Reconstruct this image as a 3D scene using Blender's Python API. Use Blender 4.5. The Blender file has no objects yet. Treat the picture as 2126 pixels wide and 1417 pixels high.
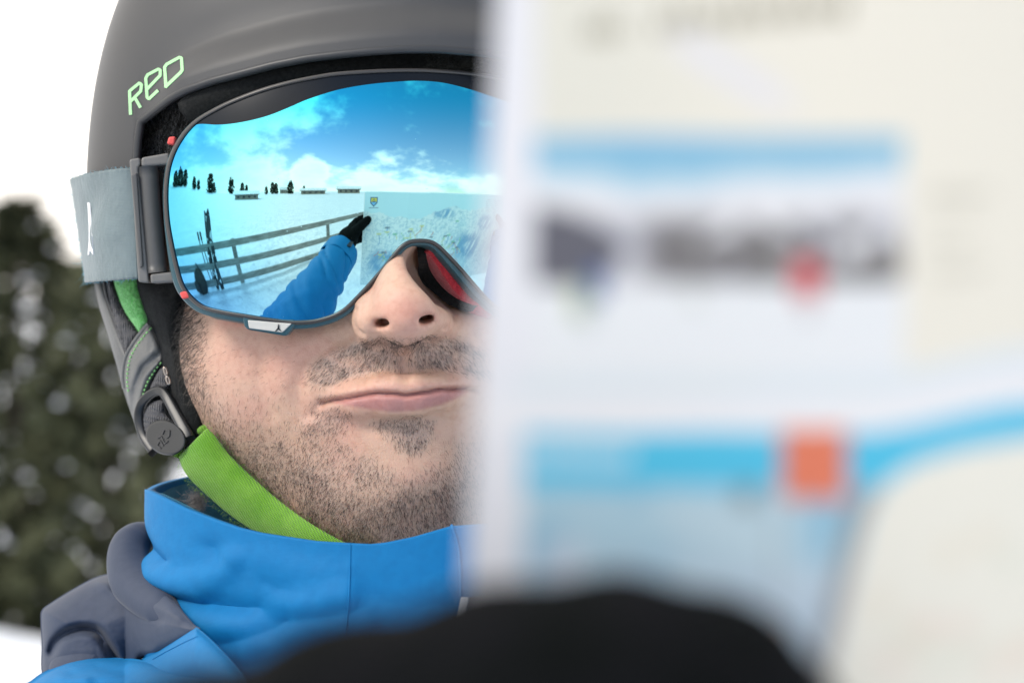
import bpy, bmesh, math, random
import numpy as np
from mathutils import Vector, Matrix
from mathutils.bvhtree import BVHTree
rng = np.random.default_rng(7); random.seed(7)
scene = bpy.context.scene
COL = scene.collection
R = math.radians

# ------------------------------------------------------------------ camera, sky, sun, exposure
Z0 = 1.62                       # eye-line height above the snow (m)
D = 850.0; K = 6.2; CX = 1063.0; CY = 708.5   # focus distance (mm), photo pixels per mm there, photo centre
cam = bpy.data.cameras.new('camera'); camo = bpy.data.objects.new('camera', cam); COL.objects.link(camo)
camo.location = (0, -D/1000, Z0); camo.rotation_euler = (R(90), 0, 0)
cam.sensor_width = 36; cam.lens = 36*D/(2126/K); cam.clip_start = 0.02; cam.clip_end = 6000
cam.dof.use_dof = True; cam.dof.focus_distance = D/1000-0.008; cam.dof.aperture_fstop = cam.lens/7.6
cam.dof.aperture_blades = 0
scene.camera = camo
scene.render.resolution_x, scene.render.resolution_y = 1024, 682
vs = scene.view_settings; vs.view_transform = 'Standard'; vs.look = 'None'; vs.gamma = 1; vs.use_curve_mapping = False
vs.exposure = 1.38
SUN_EL, SUN_AZ = R(40), R(-50)      # azimuth measured from -Y (towards the viewer), negative = picture left
SKY_STRENGTH = 0.075
w = bpy.data.worlds.new('World'); scene.world = w; w.use_nodes = True
def build_world():
    nt = w.node_tree; nt.nodes.clear(); N = nt.nodes.new; Lk = nt.links.new
    out = N('ShaderNodeOutputWorld'); bg = N('ShaderNodeBackground'); bg.inputs['Strength'].default_value = SKY_STRENGTH
    sky = N('ShaderNodeTexSky'); sky.sky_type = 'NISHITA'; sky.sun_disc = False
    sky.sun_elevation = SUN_EL; sky.sun_rotation = math.pi - SUN_AZ; sky.altitude = 2000; sky.air_density = 1.0; sky.dust_density = 0.4; sky.ozone_density = 2.0
    tc = N('ShaderNodeTexCoord'); sp = N('ShaderNodeSeparateXYZ'); Lk(tc.outputs['Generated'], sp.inputs[0])
    def M(op, a, b=None, c=None):
        m = N('ShaderNodeMath'); m.operation = op
        for i, v in enumerate((a, b, c)):
            if v is None: continue
            if hasattr(v, 'is_output'): Lk(v, m.inputs[i])
            else: m.inputs[i].default_value = v
        return m.outputs[0]
    def MR(v, a, b, c, d):
        m = N('ShaderNodeMapRange'); m.interpolation_type = 'SMOOTHSTEP'; Lk(v, m.inputs[0])
        for i, x in enumerate((a, b, c, d)): m.inputs[i+1].default_value = x
        return m.outputs[0]
    zz = M('ADD', M('MAXIMUM', sp.outputs[2], 0.0), 0.30)
    cb = N('ShaderNodeCombineXYZ'); Lk(M('DIVIDE', sp.outputs[0], zz), cb.inputs[0]); Lk(M('DIVIDE', sp.outputs[1], zz), cb.inputs[1]); cb.inputs[2].default_value = 3.7
    no = N('ShaderNodeTexNoise'); no.inputs['Scale'].default_value = 1.55; no.inputs['Detail'].default_value = 9; no.inputs['Roughness'].default_value = 0.56
    Lk(cb.outputs[0], no.inputs['Vector'])
    behind = MR(sp.outputs[1], -0.35, 0.45, 0.0, 0.42)
    low = MR(sp.outputs[2], 0.02, 0.24, 0.17, 0.0)
    west = MR(sp.outputs[0], -0.75, -0.15, 0.06, -0.03)
    dens = M('ADD', M('ADD', M('ADD', no.outputs['Fac'], behind), low), west)
    def puff(az, el, rad, amt):
        c_ = (math.sin(R(az))*math.cos(R(el)), -math.cos(R(az))*math.cos(R(el)), math.sin(R(el)))
        dp = N('ShaderNodeVectorMath'); dp.operation = 'DOT_PRODUCT'; Lk(tc.outputs['Generated'], dp.inputs[0]); dp.inputs[1].default_value = c_
        return MR(dp.outputs['Value'], math.cos(R(rad)), math.cos(R(rad*.35)), 0., amt)
    for pf in ((-15, 6, 8, .26), (-24, 24, 13, .13), (-36, 16, 16, .10), (10, 5, 9, .16)): dens = M('ADD', dens, puff(*pf))
    mask = MR(dens, 0.50, 0.74, 0.06, 1.0)
    shade = MR(dens, 0.60, 1.00, 1.0, 0.80)
    cc = N('ShaderNodeMix'); cc.data_type = 'RGBA'; cc.inputs[0].default_value = 1.0; cc.blend_type = 'MULTIPLY'
    cc.inputs[6].default_value = (10.8, 10.2, 9.4, 1)
    g = N('ShaderNodeCombineXYZ')
    for i in range(3): Lk(shade, g.inputs[i])
    Lk(g.outputs[0], cc.inputs[7])
    mix = N('ShaderNodeMix'); mix.data_type = 'RGBA'; Lk(mask, mix.inputs[0]); Lk(sky.outputs[0], mix.inputs[6]); Lk(cc.outputs[2], mix.inputs[7])
    Lk(mix.outputs[2], bg.inputs['Color']); Lk(bg.outputs[0], out.inputs['Surface'])
build_world()
sun = bpy.data.lights.new('sun', 'SUN'); sun.energy = 1.05; sun.angle = R(18); sun.color = (1, 0.93, 0.83)
suno = bpy.data.objects.new('sun', sun); COL.objects.link(suno)
sd = Vector((math.sin(SUN_AZ)*math.cos(SUN_EL), -math.cos(SUN_AZ)*math.cos(SUN_EL), math.sin(SUN_EL)))   # towards the sun
suno.rotation_euler = sd.to_track_quat('Z', 'Y').to_euler(); suno.location = (0, 0, 30)

# ------------------------------------------------------------------ helpers
def P(px, py, z):
    """Point (mm, face space: x right, y up, z towards the viewer) seen at photo pixel px,py at depth z."""
    px = np.asarray(px, float); py = np.asarray(py, float); z = np.asarray(z, float)
    s = (D-z)/D/K
    px, py, z = np.broadcast_arrays(px, py, z)
    return np.stack([(px-CX)*s, (CY-py)*s, z+0*px], -1)
def PX(p):
    p = np.asarray(p, float); s = (D-p[..., 2])/D/K
    return p[..., 0]/s+CX, CY-p[..., 1]/s
def W(a):
    a = np.asarray(a, float)
    return np.stack([a[..., 0]/1000, -a[..., 2]/1000, a[..., 1]/1000+Z0], -1)
def sm(x, a, b):
    t = np.clip((np.asarray(x, float)-a)/(b-a), 0, 1); return t*t*(3-2*t)
def nrm(v): return v/np.maximum(np.linalg.norm(v, axis=-1, keepdims=True), 1e-9)

def tag(o, label=None, cat=None, group=None, kind=None):
    if label: o['label'] = label
    if cat: o['category'] = cat
    if group: o['group'] = group
    if kind: o['kind'] = kind
    return o
def thing(name, label, cat, loc, group=None):
    o = bpy.data.objects.new(name, None); COL.objects.link(o); o.location = loc; o.empty_display_size = .05
    return tag(o, label, cat, group)
def wmat(o):
    m = Matrix.LocRotScale(o.location, o.rotation_euler, o.scale)
    return m if o.parent is None else wmat(o.parent) @ o.matrix_parent_inverse @ m
def setpar(o, parent):
    if parent is not None: o.parent = parent; o.matrix_parent_inverse = wmat(parent).inverted()
    return o
def mk(name, V, F, m, parent=None, smooth=True, world=False, kind=None, cols=None):
    """Mesh object from vertices (face-space mm unless world) and faces (list or int array)."""
    V = np.asarray(V, float)
    if not world: V = W(V)
    me = bpy.data.meshes.new(name)
    if isinstance(F, np.ndarray):
        n, k = F.shape
        me.vertices.add(len(V)); me.vertices.foreach_set('co', V.astype(np.float32).ravel())
        me.loops.add(n*k); me.loops.foreach_set('vertex_index', F.astype(np.int32).ravel())
        me.polygons.add(n); me.polygons.foreach_set('loop_start', np.arange(0, n*k, k, dtype=np.int32))
        me.update(calc_edges=True)
    else:
        me.from_pydata([tuple(v) for v in V], [], [tuple(int(i) for i in f) for f in F])
    me.validate()
    if smooth: me.polygons.foreach_set('use_smooth', np.ones(len(me.polygons), bool))
    if cols is not None:
        at = me.color_attributes.new('tint', 'FLOAT_COLOR', 'POINT')
        at.data.foreach_set('color', np.concatenate([cols, np.ones((len(cols), 1))], 1).astype(np.float32).ravel())
    if m: me.materials.append(m)
    o = bpy.data.objects.new(name, me); COL.objects.link(o)
    if kind: o['kind'] = kind
    return setpar(o, parent)
class MB:
    """Collects pieces of ONE part, then links it as one mesh."""
    def __init__(s): s.V = []; s.F = []; s.n = 0
    def add(s, V, F):
        V = np.asarray(V, float); s.V.append(V); s.F += [tuple(int(i)+s.n for i in f) for f in F]; s.n += len(V); return s
    def link(s, name, m, parent=None, smooth=True, world=False, kind=None, bevel=0, cols=None):
        o = mk(name, np.concatenate(s.V), s.F, m, parent, smooth, world, kind, cols)
        if bevel: bv(o, bevel)
        return o
def bv(o, wd, seg=2):
    md = o.modifiers.new('bevel', 'BEVEL'); md.width = wd; md.segments = seg; md.limit_method = 'ANGLE'; md.angle_limit = R(35)
    md.harden_normals = False
    return o
def autosm(o, ang=40):
    me = o.data
    bm = bmesh.new(); bm.from_mesh(me)
    for e in bm.edges:
        if len(e.link_faces) == 2 and e.calc_face_angle(0) > R(ang): e.smooth = False
    bm.to_mesh(me); bm.free(); return o
def cr(pts, n, closed=False):
    """Catmull-Rom resample by arc length."""
    pts = np.asarray(pts, float); m = len(pts)
    idx = lambda i: i % m if closed else np.clip(i, 0, m-1)
    out = []
    segs = m if closed else m-1
    for i in range(segs):
        p0, p1, p2, p3 = (pts[idx(i+k)] for k in (-1, 0, 1, 2))
        t = np.linspace(0, 1, 12, endpoint=False)[:, None]
        out.append(0.5*((2*p1)+(-p0+p2)*t+(2*p0-5*p1+4*p2-p3)*t*t+(-p0+3*p1-3*p2+p3)*t**3))
    out = np.concatenate(out+([] if closed else [pts[-1:]]))
    if closed: out = np.concatenate([out, out[:1]])
    L = np.concatenate([[0], np.cumsum(np.linalg.norm(np.diff(out, axis=0), axis=1))])
    s = np.linspace(0, L[-1], n, endpoint=not closed)
    return np.stack([np.interp(s, L, out[:, k]) for k in range(pts.shape[1])], -1)
def gridF(nu, nv, cu=False, cv=False, flip=False):
    i, j = np.meshgrid(np.arange(nu if cu else nu-1), np.arange(nv if cv else nv-1), indexing='ij')
    i2 = (i+1) % nu; j2 = (j+1) % nv
    F = np.stack([i*nv+j, i2*nv+j, i2*nv+j2, i*nv+j2], -1).reshape(-1, 4)
    return F[:, ::-1].copy() if flip else F
def tubeVF(path, r, ns=10, closed=False, up=(0, 0, 1), cap=True, prof=None):
    """Sweep a circle (or a 2-D profile in (side, up) coordinates) along a 3-D path."""
    path = np.asarray(path, float); n = len(path)
    T = nrm(np.roll(path, -1, 0)-np.roll(path, 1, 0)) if closed else nrm(np.gradient(path, axis=0))
    up = np.broadcast_to(np.asarray(up, float), path.shape)
    S = nrm(np.cross(up, T)); U = nrm(np.cross(T, S))
    r = np.broadcast_to(np.asarray(r, float), (n,))
    if prof is None:
        a = np.linspace(0, 2*np.pi, ns, endpoint=False); prof = np.stack([np.cos(a), np.sin(a)], -1)
    prof = np.asarray(prof, float); ns = len(prof)
    V = path[:, None]+(S[:, None]*prof[None, :, :1]+U[:, None]*prof[None, :, 1:])*r[:, None, None]
    F = [tuple(f) for f in gridF(n, ns, closed, True)]
    if cap and not closed: F += [tuple(range(ns))[::-1], tuple((n-1)*ns+k for k in range(ns))]
    return V.reshape(-1, 3), F
def boxVF(c, s, rot=None):
    v = np.array([[x, y, z] for x in (-.5, .5) for y in (-.5, .5) for z in (-.5, .5)])*np.asarray(s)
    if rot is not None: v = v @ np.asarray(rot).T
    return v+np.asarray(c), [(0, 1, 3, 2), (4, 6, 7, 5), (0, 4, 5, 1), (2, 3, 7, 6), (0, 2, 6, 4), (1, 5, 7, 3)]
def prismVF(poly, zf, depth, back=(0, 0)):
    """Prism whose front face outline is a pixel polygon at depth zf (number or per-vertex), extruded back."""
    poly = np.asarray(poly, float); n = len(poly)
    f = P(poly[:, 0], poly[:, 1], zf); b = f+np.array([back[0], back[1], -depth])
    F = [tuple(range(n)), tuple(range(2*n-1, n-1, -1))]
    F += [(i, n+i, n+(i+1) % n, (i+1) % n) for i in range(n)]
    return np.concatenate([f, b]), [tuple(reversed(q)) for q in F]
def sdpoly(poly, x, y):
    """Distance to a pixel polygon's outline, positive inside."""
    poly = np.asarray(poly, float); x = np.asarray(x, float); y = np.asarray(y, float)
    d = np.full(x.shape, 1e9); ins = np.zeros(x.shape, bool)
    for i in range(len(poly)):
        a, b = poly[i], poly[(i+1) % len(poly)]; e = b-a
        t = np.clip(((x-a[0])*e[0]+(y-a[1])*e[1])/max(e @ e, 1e-9), 0, 1)
        d = np.minimum(d, np.hypot(x-a[0]-t*e[0], y-a[1]-t*e[1]))
        c = (a[1] > y) != (b[1] > y)
        ins ^= c & (x < (b[0]-a[0])*(y-a[1])/(b[1]-a[1]+1e-12)+a[0])
    return np.where(ins, d, -d)
def dline(pts, x, y):
    pts = np.asarray(pts, float); d = np.full(np.shape(x), 1e9)
    for i in range(len(pts)-1):
        a, b = pts[i], pts[i+1]; e = b-a
        t = np.clip(((x-a[0])*e[0]+(y-a[1])*e[1])/max(e @ e, 1e-9), 0, 1)
        d = np.minimum(d, np.hypot(x-a[0]-t*e[0], y-a[1]-t*e[1]))
    return d
def hash2(ix, iy, s):
    h = (ix.astype(np.int64)*374761393+iy.astype(np.int64)*668265263+s*974634531) & 0xffffffff
    h = ((h ^ (h >> 13))*1274126177) & 0xffffffff
    return ((h ^ (h >> 16)) & 0xffffff)/float(0xffffff)
def vnoise(x, y, s=0):
    ix, iy = np.floor(x), np.floor(y); fx, fy = x-ix, y-iy; fx = fx*fx*(3-2*fx); fy = fy*fy*(3-2*fy)
    h = lambda a, b: hash2(ix+a, iy+b, s)
    return (h(0, 0)*(1-fx)+h(1, 0)*fx)*(1-fy)+(h(0, 1)*(1-fx)+h(1, 1)*fx)*fy
def fbm(x, y, s=0, o=4): return sum(vnoise(x*2**k, y*2**k, s+k)*.5**(k+1) for k in range(o))/(1-.5**o)
def blobVF(poly, z0, bulge, rings=16, n=120, power=.5, back=None, disp=None, smooth=True):
    """Cushion-like closed piece: pixel outline, front surface bulged towards the viewer, own back."""
    b = cr(poly, n, True) if smooth else np.asarray(poly, float); n = len(b)
    c = b.mean(0); V = []
    ts = np.concatenate([np.sin(np.linspace(0, np.pi/2, rings))])
    for k, t in enumerate(1-ts):   # t: 1 at outline ... 0 centre
        q = c+(b-c)*(1-t*1.0) if False else c+(b-c)*max(t, .0)
        V.append(q)
    q2 = np.stack(V[:-1]+[np.repeat(c[None], n, 0)*1.0])[:-1] if False else np.stack(V[:-1])
    q2 = q2.reshape(-1, 2); q2 = np.concatenate([q2, c[None]])
    d = np.clip(sdpoly(b, q2[:, 0], q2[:, 1]), 0, None); dm = d.max()
    u = np.clip(d/dm, 0, 1); zb = z0(q2[:, 0], q2[:, 1]) if callable(z0) else z0
    z = zb+bulge*(1-(1-u)**2)**power
    if disp is not None: z = z+disp(q2[:, 0], q2[:, 1])*np.minimum(1, u*6)
    front = P(q2[:, 0], q2[:, 1], z)
    R_ = rings-1; F = [tuple(f) for f in gridF(R_, n, False, True)]
    ci = R_*n; F += [((R_-1)*n+i, (R_-1)*n+(i+1) % n, ci) for i in range(n)]
    bk = bulge*.7 if back is None else back
    rb = front[:n].copy(); cb = front[:n].mean(0); m1 = cb+(rb-cb)*.8; m1[:, 2] -= bk*.7; off = len(front)
    cb2 = cb.copy(); cb2[2] -= bk
    F += [(i, off+i, off+(i+1) % n, (i+1) % n) for i in range(n)]+[(off+i, off+n, off+(i+1) % n) for i in range(n)]
    a = b; area = 0.5*np.sum(a[:, 0]*np.roll(a[:, 1], -1)-np.roll(a[:, 0], -1)*a[:, 1])
    if area < 0: F = [tuple(reversed(f)) for f in F]
    F = [tuple(reversed(f)) for f in F]
    return np.concatenate([front, m1, cb2[None]]), F
def bvh(o):
    dg = bpy.context.evaluated_depsgraph_get(); dg.update(); e = o.evaluated_get(dg); me = e.to_mesh()
    V = np.empty(len(me.vertices)*3, np.float32); me.vertices.foreach_get('co', V); M_ = np.array(wmat(o))
    V = V.reshape(-1, 3) @ M_[:3, :3].T+M_[:3, 3]
    t = BVHTree.FromPolygons([tuple(v) for v in V], [tuple(p.vertices) for p in me.polygons]); e.to_mesh_clear(); return t
CAMW = Vector((0, -D/1000, Z0))
def hit(tree, px, py, off=0.0, dflt=0.0):
    """Where the surface lies behind photo pixel px,py -> face-space mm, lifted off mm along its normal."""
    t = Vector(W(P(px, py, 0))); d = (t-CAMW).normalized(); h = tree.ray_cast(CAMW, d)
    if h[0] is None: return P(px, py, dflt)
    p, nn = h[0], h[1]
    if nn.dot(d) > 0: nn = -nn
    p = p+nn*(off/1000)
    return np.array([p.x*1000, (p.z-Z0)*1000, -p.y*1000])
def strandVF(p0, p1, p2, r):
    """Three-sided tapering hairs through root p0, middle p1, tip p2 (arrays n x 3)."""
    n = len(p0); t = nrm(p2-p0); a = nrm(np.cross(t, np.array([.31, .2, .93]))); b = np.cross(t, a); V = []
    for p, k in ((p0, 1.), (p1, .85)):
        for ang in (0, 2.094, 4.189): V.append(p+(a*np.cos(ang)+b*np.sin(ang))*(r*k)[:, None])
    V.append(p2)
    V = np.stack(V, 1).reshape(-1, 3); base = np.arange(n)[:, None]*7
    F = np.concatenate([base+np.array(f) for f in ((0, 1, 4), (0, 4, 3), (1, 2, 5), (1, 5, 4), (2, 0, 3), (2, 3, 5), (3, 4, 6), (4, 5, 6), (5, 3, 6))])
    return V, F

# ------------------------------------------------------------------ materials
def mat(name, c, rough=.6, metal=0., c2=None, nscale=300., bump=0., bscale=1500., attr=False, sheen=0., sss=0., spec=.5, coat=0., detail=3., bdist=.0004, stretch=None, mixlo=.35, mixhi=.65):
    m = bpy.data.materials.new(name); m.use_nodes = True; nt = m.node_tree; b = nt.nodes['Principled BSDF']; N = nt.nodes.new; Lk = nt.links.new
    b.inputs['Base Color'].default_value = (*c, 1); b.inputs['Roughness'].default_value = rough; b.inputs['Metallic'].default_value = metal
    b.inputs['Specular IOR Level'].default_value = spec
    if sheen: b.inputs['Sheen Weight'].default_value = sheen; b.inputs['Sheen Roughness'].default_value = .4
    if coat: b.inputs['Coat Weight'].default_value = coat
    if sss:
        b.inputs['Subsurface Weight'].default_value = sss; b.inputs['Subsurface Radius'].default_value = (1, .36, .2); b.inputs['Subsurface Scale'].default_value = .0032
    tc = N('ShaderNodeTexCoord'); vec = tc.outputs['Object']
    if stretch:
        mp = N('ShaderNodeMapping'); mp.inputs['Scale'].default_value = stretch; Lk(vec, mp.inputs[0]); vec = mp.outputs[0]
    src = None
    if attr:
        a = N('ShaderNodeAttribute'); a.attribute_name = 'tint'; src = a.outputs['Color']
    if c2 is not None:
        no = N('ShaderNodeTexNoise'); no.inputs['Scale'].default_value = nscale; no.inputs['Detail'].default_value = detail; Lk(vec, no.inputs[0])
        mr = N('ShaderNodeMapRange'); mr.inputs[1].default_value = mixlo; mr.inputs[2].default_value = mixhi; Lk(no.outputs[0], mr.inputs[0])
        mx = N('ShaderNodeMix'); mx.data_type = 'RGBA'; Lk(mr.outputs[0], mx.inputs[0])
        if attr:
            mx.blend_type = 'MULTIPLY'; Lk(src, mx.inputs[6]); mx.inputs[7].default_value = (*c2, 1)
        else:
            mx.inputs[6].default_value = (*c, 1); mx.inputs[7].default_value = (*c2, 1)
        src = mx.outputs[2]
    if src is not None: Lk(src, b.inputs['Base Color'])
    if bump:
        n2 = N('ShaderNodeTexNoise'); n2.inputs['Scale'].default_value = bscale; n2.inputs['Detail'].default_value = 4; Lk(vec, n2.inputs[0])
        bp = N('ShaderNodeBump'); bp.inputs['Strength'].default_value = bump; bp.inputs['Distance'].default_value = bdist; Lk(n2.outputs[0], bp.inputs['Height']); Lk(bp.outputs[0], b.inputs['Normal'])
    m['p'] = name
    return m
def weave(m, scale, strength=.4, dist=.0003, rot=0., ratio=1.0):
    """Adds a woven / knitted relief to a cloth material."""
    nt = m.node_tree; N = nt.nodes.new; Lk = nt.links.new; b = nt.nodes['Principled BSDF']
    tc = N('ShaderNodeTexCoord'); mp = N('ShaderNodeMapping'); mp.inputs['Rotation'].default_value = (0, rot, 0); Lk(tc.outputs['Object'], mp.inputs[0])
    w1 = N('ShaderNodeTexWave'); w1.bands_direction = 'X'; w1.inputs['Scale'].default_value = scale; w1.inputs['Distortion'].default_value = 1.2; w1.inputs['Detail'].default_value = 2
    w2 = N('ShaderNodeTexWave'); w2.bands_direction = 'Z'; w2.inputs['Scale'].default_value = scale*ratio; w2.inputs['Distortion'].default_value = 1.2; w2.inputs['Detail'].default_value = 2
    Lk(mp.outputs[0], w1.inputs[0]); Lk(mp.outputs[0], w2.inputs[0])
    ad = N('ShaderNodeMath'); ad.operation = 'MULTIPLY'; Lk(w1.outputs['Fac'], ad.inputs[0]); Lk(w2.outputs['Fac'], ad.inputs[1])
    bp = N('ShaderNodeBump'); bp.inputs['Strength'].default_value = strength; bp.inputs['Distance'].default_value = dist; Lk(ad.outputs[0], bp.inputs['Height'])
    if b.inputs['Normal'].is_linked: Lk(b.inputs['Normal'].links[0].from_socket, bp.inputs['Normal'])
    Lk(bp.outputs[0], b.inputs['Normal']); return m
M_snow = mat('snow', (.78, .81, .86), .5, c2=(.66, .71, .79), nscale=1.1, bump=1., bscale=3.6, bdist=.14, spec=.3, detail=6)
M_skin = mat('skin', (.6, .36, .27), .46, c2=(.90, .84, .82), nscale=420, attr=True, bump=.85, bscale=2100, bdist=.00022, sss=.17, spec=.5, mixlo=.45, mixhi=.75)
M_hair = mat('beard_hair', (.030, .023, .018), .5, c2=(.20, .18, .155), nscale=1300, mixlo=.5, mixhi=.68)
M_shell = mat('helmet_shell', (.025, .026, .028), .54, bump=.06, bscale=5000, bdist=.0001, spec=.7, sheen=.2)
M_trim = mat('rubber_trim', (.028, .030, .033), .42, bump=.1)
M_mint = mat('mint_print', (.36, .66, .34), .5, c2=(.33, .61, .31), nscale=800)
M_fluff = mat('fleece_black', (.010, .011, .010), .95, c2=(.030, .031, .029), nscale=420, bump=1., bscale=700, bdist=.002, sheen=.25, spec=.1)
M_pad = weave(mat('padding_black', (.008, .009, .009), .9, c2=(.016, .017, .017), nscale=900, bump=.5, bscale=1800, sheen=.12, spec=.15), 700, .5)
M_green = mat('fleece_green', (.16, .58, .14), .95, c2=(.26, .70, .23), nscale=700, bump=1., bscale=1100, bdist=.0012, sheen=.5, spec=.1)
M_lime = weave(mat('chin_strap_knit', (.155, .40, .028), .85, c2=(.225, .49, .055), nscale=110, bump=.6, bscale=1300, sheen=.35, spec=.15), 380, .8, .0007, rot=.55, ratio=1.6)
M_leather = mat('grey_leather', (.10, .104, .105), .48, c2=(.135, .138, .137), nscale=60, bump=.35, bscale=900, bdist=.0005)
M_rib = weave(mat('ribbed_webbing', (.058, .058, .064), .75, bump=.3, sheen=.2), 330, 1., .0007, ratio=.2)
M_black = mat('black_plastic', (.016, .018, .020), .36, bump=.12, bscale=4000, bdist=.0001)
M_grey = mat('grey_plastic', (.145, .142, .136), .40, c2=(.16, .156, .15), nscale=200, bump=.08, bscale=4500, bdist=.0001)
M_dgrey = mat('dark_grey_plastic', (.085, .085, .084), .42, bump=.08, bscale=4500, bdist=.0001)
M_rim = mat('lens_rim', (.045, .043, .041), .33)
M_teal = mat('frame_teal', (.028, .085, .105), .40, bump=.1, bscale=3000, bdist=.0001)
M_red = mat('foam_red', (.42, .020, .035), .9, c2=(.55, .035, .05), nscale=900, bump=1., bscale=1500, bdist=.0006, sheen=.3)
M_coral = mat('coral_tab', (.75, .085, .075), .5)
M_cream = mat('logo_plate', (.62, .60, .54), .45, bump=.3, bscale=3500, bdist=.00008)
M_strap = weave(mat('strap_fabric', (.135, .178, .188), .8, c2=(.16, .208, .216), nscale=90, bump=.5, bscale=420, bdist=.0007, sheen=.3), 620, .35, .0002)
M_thread = mat('strap_fringe', (.20, .42, .52), .8)
M_white = mat('white_print', (.80, .81, .83), .45)
M_metal = mat('zip_metal', (.42, .36, .31), .3, metal=1.)
M_blue = weave(mat('jacket_blue', (.001, .150, .375), .66, c2=(.0013, .163, .40), nscale=260, bump=.16, bscale=420, bdist=.0006, spec=.26), 760, .22, .0002)
M_slate = weave(mat('jacket_slate', (.034, .047, .080), .68, c2=(.040, .053, .088), nscale=260, bump=.1, bscale=700, bdist=.0004, sheen=.15, spec=.35), 900, .12, .0001)
M_inner = mat('collar_lining', (.030, .16, .25), .85, c2=(.05, .2, .3), nscale=300, bump=.4)
M_fur = mat('grey_wool', (.24, .23, .23), .9)
M_glove = weave(mat('glove_fabric', (.0030, .0040, .0038), .9, c2=(.0055, .0058, .007), nscale=120, bump=.6, bscale=500, spec=.06), 500, .5)
M_stitch = mat('green_stitch', (.27, .62, .22), .7)
M_wood = mat('weathered_wood', (.34, .33, .32), .85, c2=(.17, .16, .15), nscale=14, bump=.6, bscale=40, bdist=.01, stretch=(.3, .3, 4))
M_bark = mat('bark', (.05, .038, .03), .9, c2=(.03, .022, .018), nscale=9, bump=.8, bscale=20, bdist=.03)
M_leaf = mat('conifer_needles', (.038, .045, .022), .75, c2=(.072, .078, .040), nscale=.9, spec=.25)
M_leaf2 = mat('far_conifer_needles', (.022, .03, .018), .8, c2=(.04, .05, .03), nscale=.5)
M_timber = mat('chalet_timber', (.40, .36, .31), .8, c2=(.2, .17, .14), nscale=4)
M_glass = mat('window_glass', (.05, .06, .08), .1)
M_ski = mat('ski_topsheet', (.03, .03, .035), .3, c2=(.62, .64, .68), nscale=9, mixlo=.58, mixhi=.6)
M_pole = mat('pole_metal', (.05, .05, .055), .35, metal=.6)
M_pack = mat('rucksack_cloth', (.07, .05, .035), .8, c2=(.035, .03, .03), nscale=12, bump=.5, bscale=60, bdist=.004)
M_paper = mat('printed_paper', (.9, .9, .88), .5, attr=True, spec=.3)

def lens_material(name, dark=False):
    m = bpy.data.materials.new(name); m.use_nodes = True; nt = m.node_tree; b = nt.nodes['Principled BSDF']; N = nt.nodes.new; Lk = nt.links.new
    if dark:
        b.inputs['Base Color'].default_value = (.006, .008, .011, 1); b.inputs['Roughness'].default_value = .25; b.inputs['Specular IOR Level'].default_value = .25
        return m
    b.inputs['Metallic'].default_value = 1; b.inputs['Roughness'].default_value = .012
    t2 = N('ShaderNodeTexCoord'); n3 = N('ShaderNodeTexNoise'); n3.inputs['Scale'].default_value = 55; n3.inputs['Detail'].default_value = 5; Lk(t2.outputs['Object'], n3.inputs[0])
    vo = N('ShaderNodeTexVoronoi'); vo.inputs['Scale'].default_value = 260; Lk(t2.outputs['Object'], vo.inputs['Vector'])
    r1 = N('ShaderNodeMapRange'); r1.inputs[1].default_value = .52; r1.inputs[2].default_value = .75; r1.inputs[3].default_value = .010; r1.inputs[4].default_value = .045; Lk(n3.outputs[0], r1.inputs[0])
    r2 = N('ShaderNodeMapRange'); r2.inputs[1].default_value = .03; r2.inputs[2].default_value = .06; r2.inputs[3].default_value = .35; r2.inputs[4].default_value = 0.; Lk(vo.outputs['Distance'], r2.inputs[0])
    ad = N('ShaderNodeMath'); ad.operation = 'ADD'; Lk(r1.outputs[0], ad.inputs[0]); Lk(r2.outputs[0], ad.inputs[1]); Lk(ad.outputs[0], b.inputs['Roughness'])
    # multilayer mirror coating: its colour runs over the lens (bluer towards the rim), with mirrored sky and snow tones painted in
    at = N('ShaderNodeAttribute'); at.attribute_name = 'tint'
    no = N('ShaderNodeTexNoise'); no.inputs['Scale'].default_value = 30; no.inputs['Detail'].default_value = 2
    tc = N('ShaderNodeTexCoord'); Lk(tc.outputs['Object'], no.inputs[0])
    mr = N('ShaderNodeMapRange'); mr.inputs[1].default_value = .3; mr.inputs[2].default_value = .7; mr.inputs[3].default_value = .97; mr.inputs[4].default_value = 1.0; Lk(no.outputs[0], mr.inputs[0])
    mx = N('ShaderNodeMix'); mx.data_type = 'RGBA'; mx.blend_type = 'MULTIPLY'; mx.inputs[0].default_value = 1
    cb = N('ShaderNodeCombineXYZ')
    for i in range(3): Lk(mr.outputs[0], cb.inputs[i])
    Lk(at.outputs['Color'], mx.inputs[6]); Lk(cb.outputs[0], mx.inputs[7]); Lk(mx.outputs[2], b.inputs['Base Color'])
    b.inputs['Specular Tint'].default_value = (.6, .8, 1, 1)
    return m
M_lens = lens_material('mirror_coating'); M_lensdark = lens_material('lens_dark_print', True)

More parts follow.
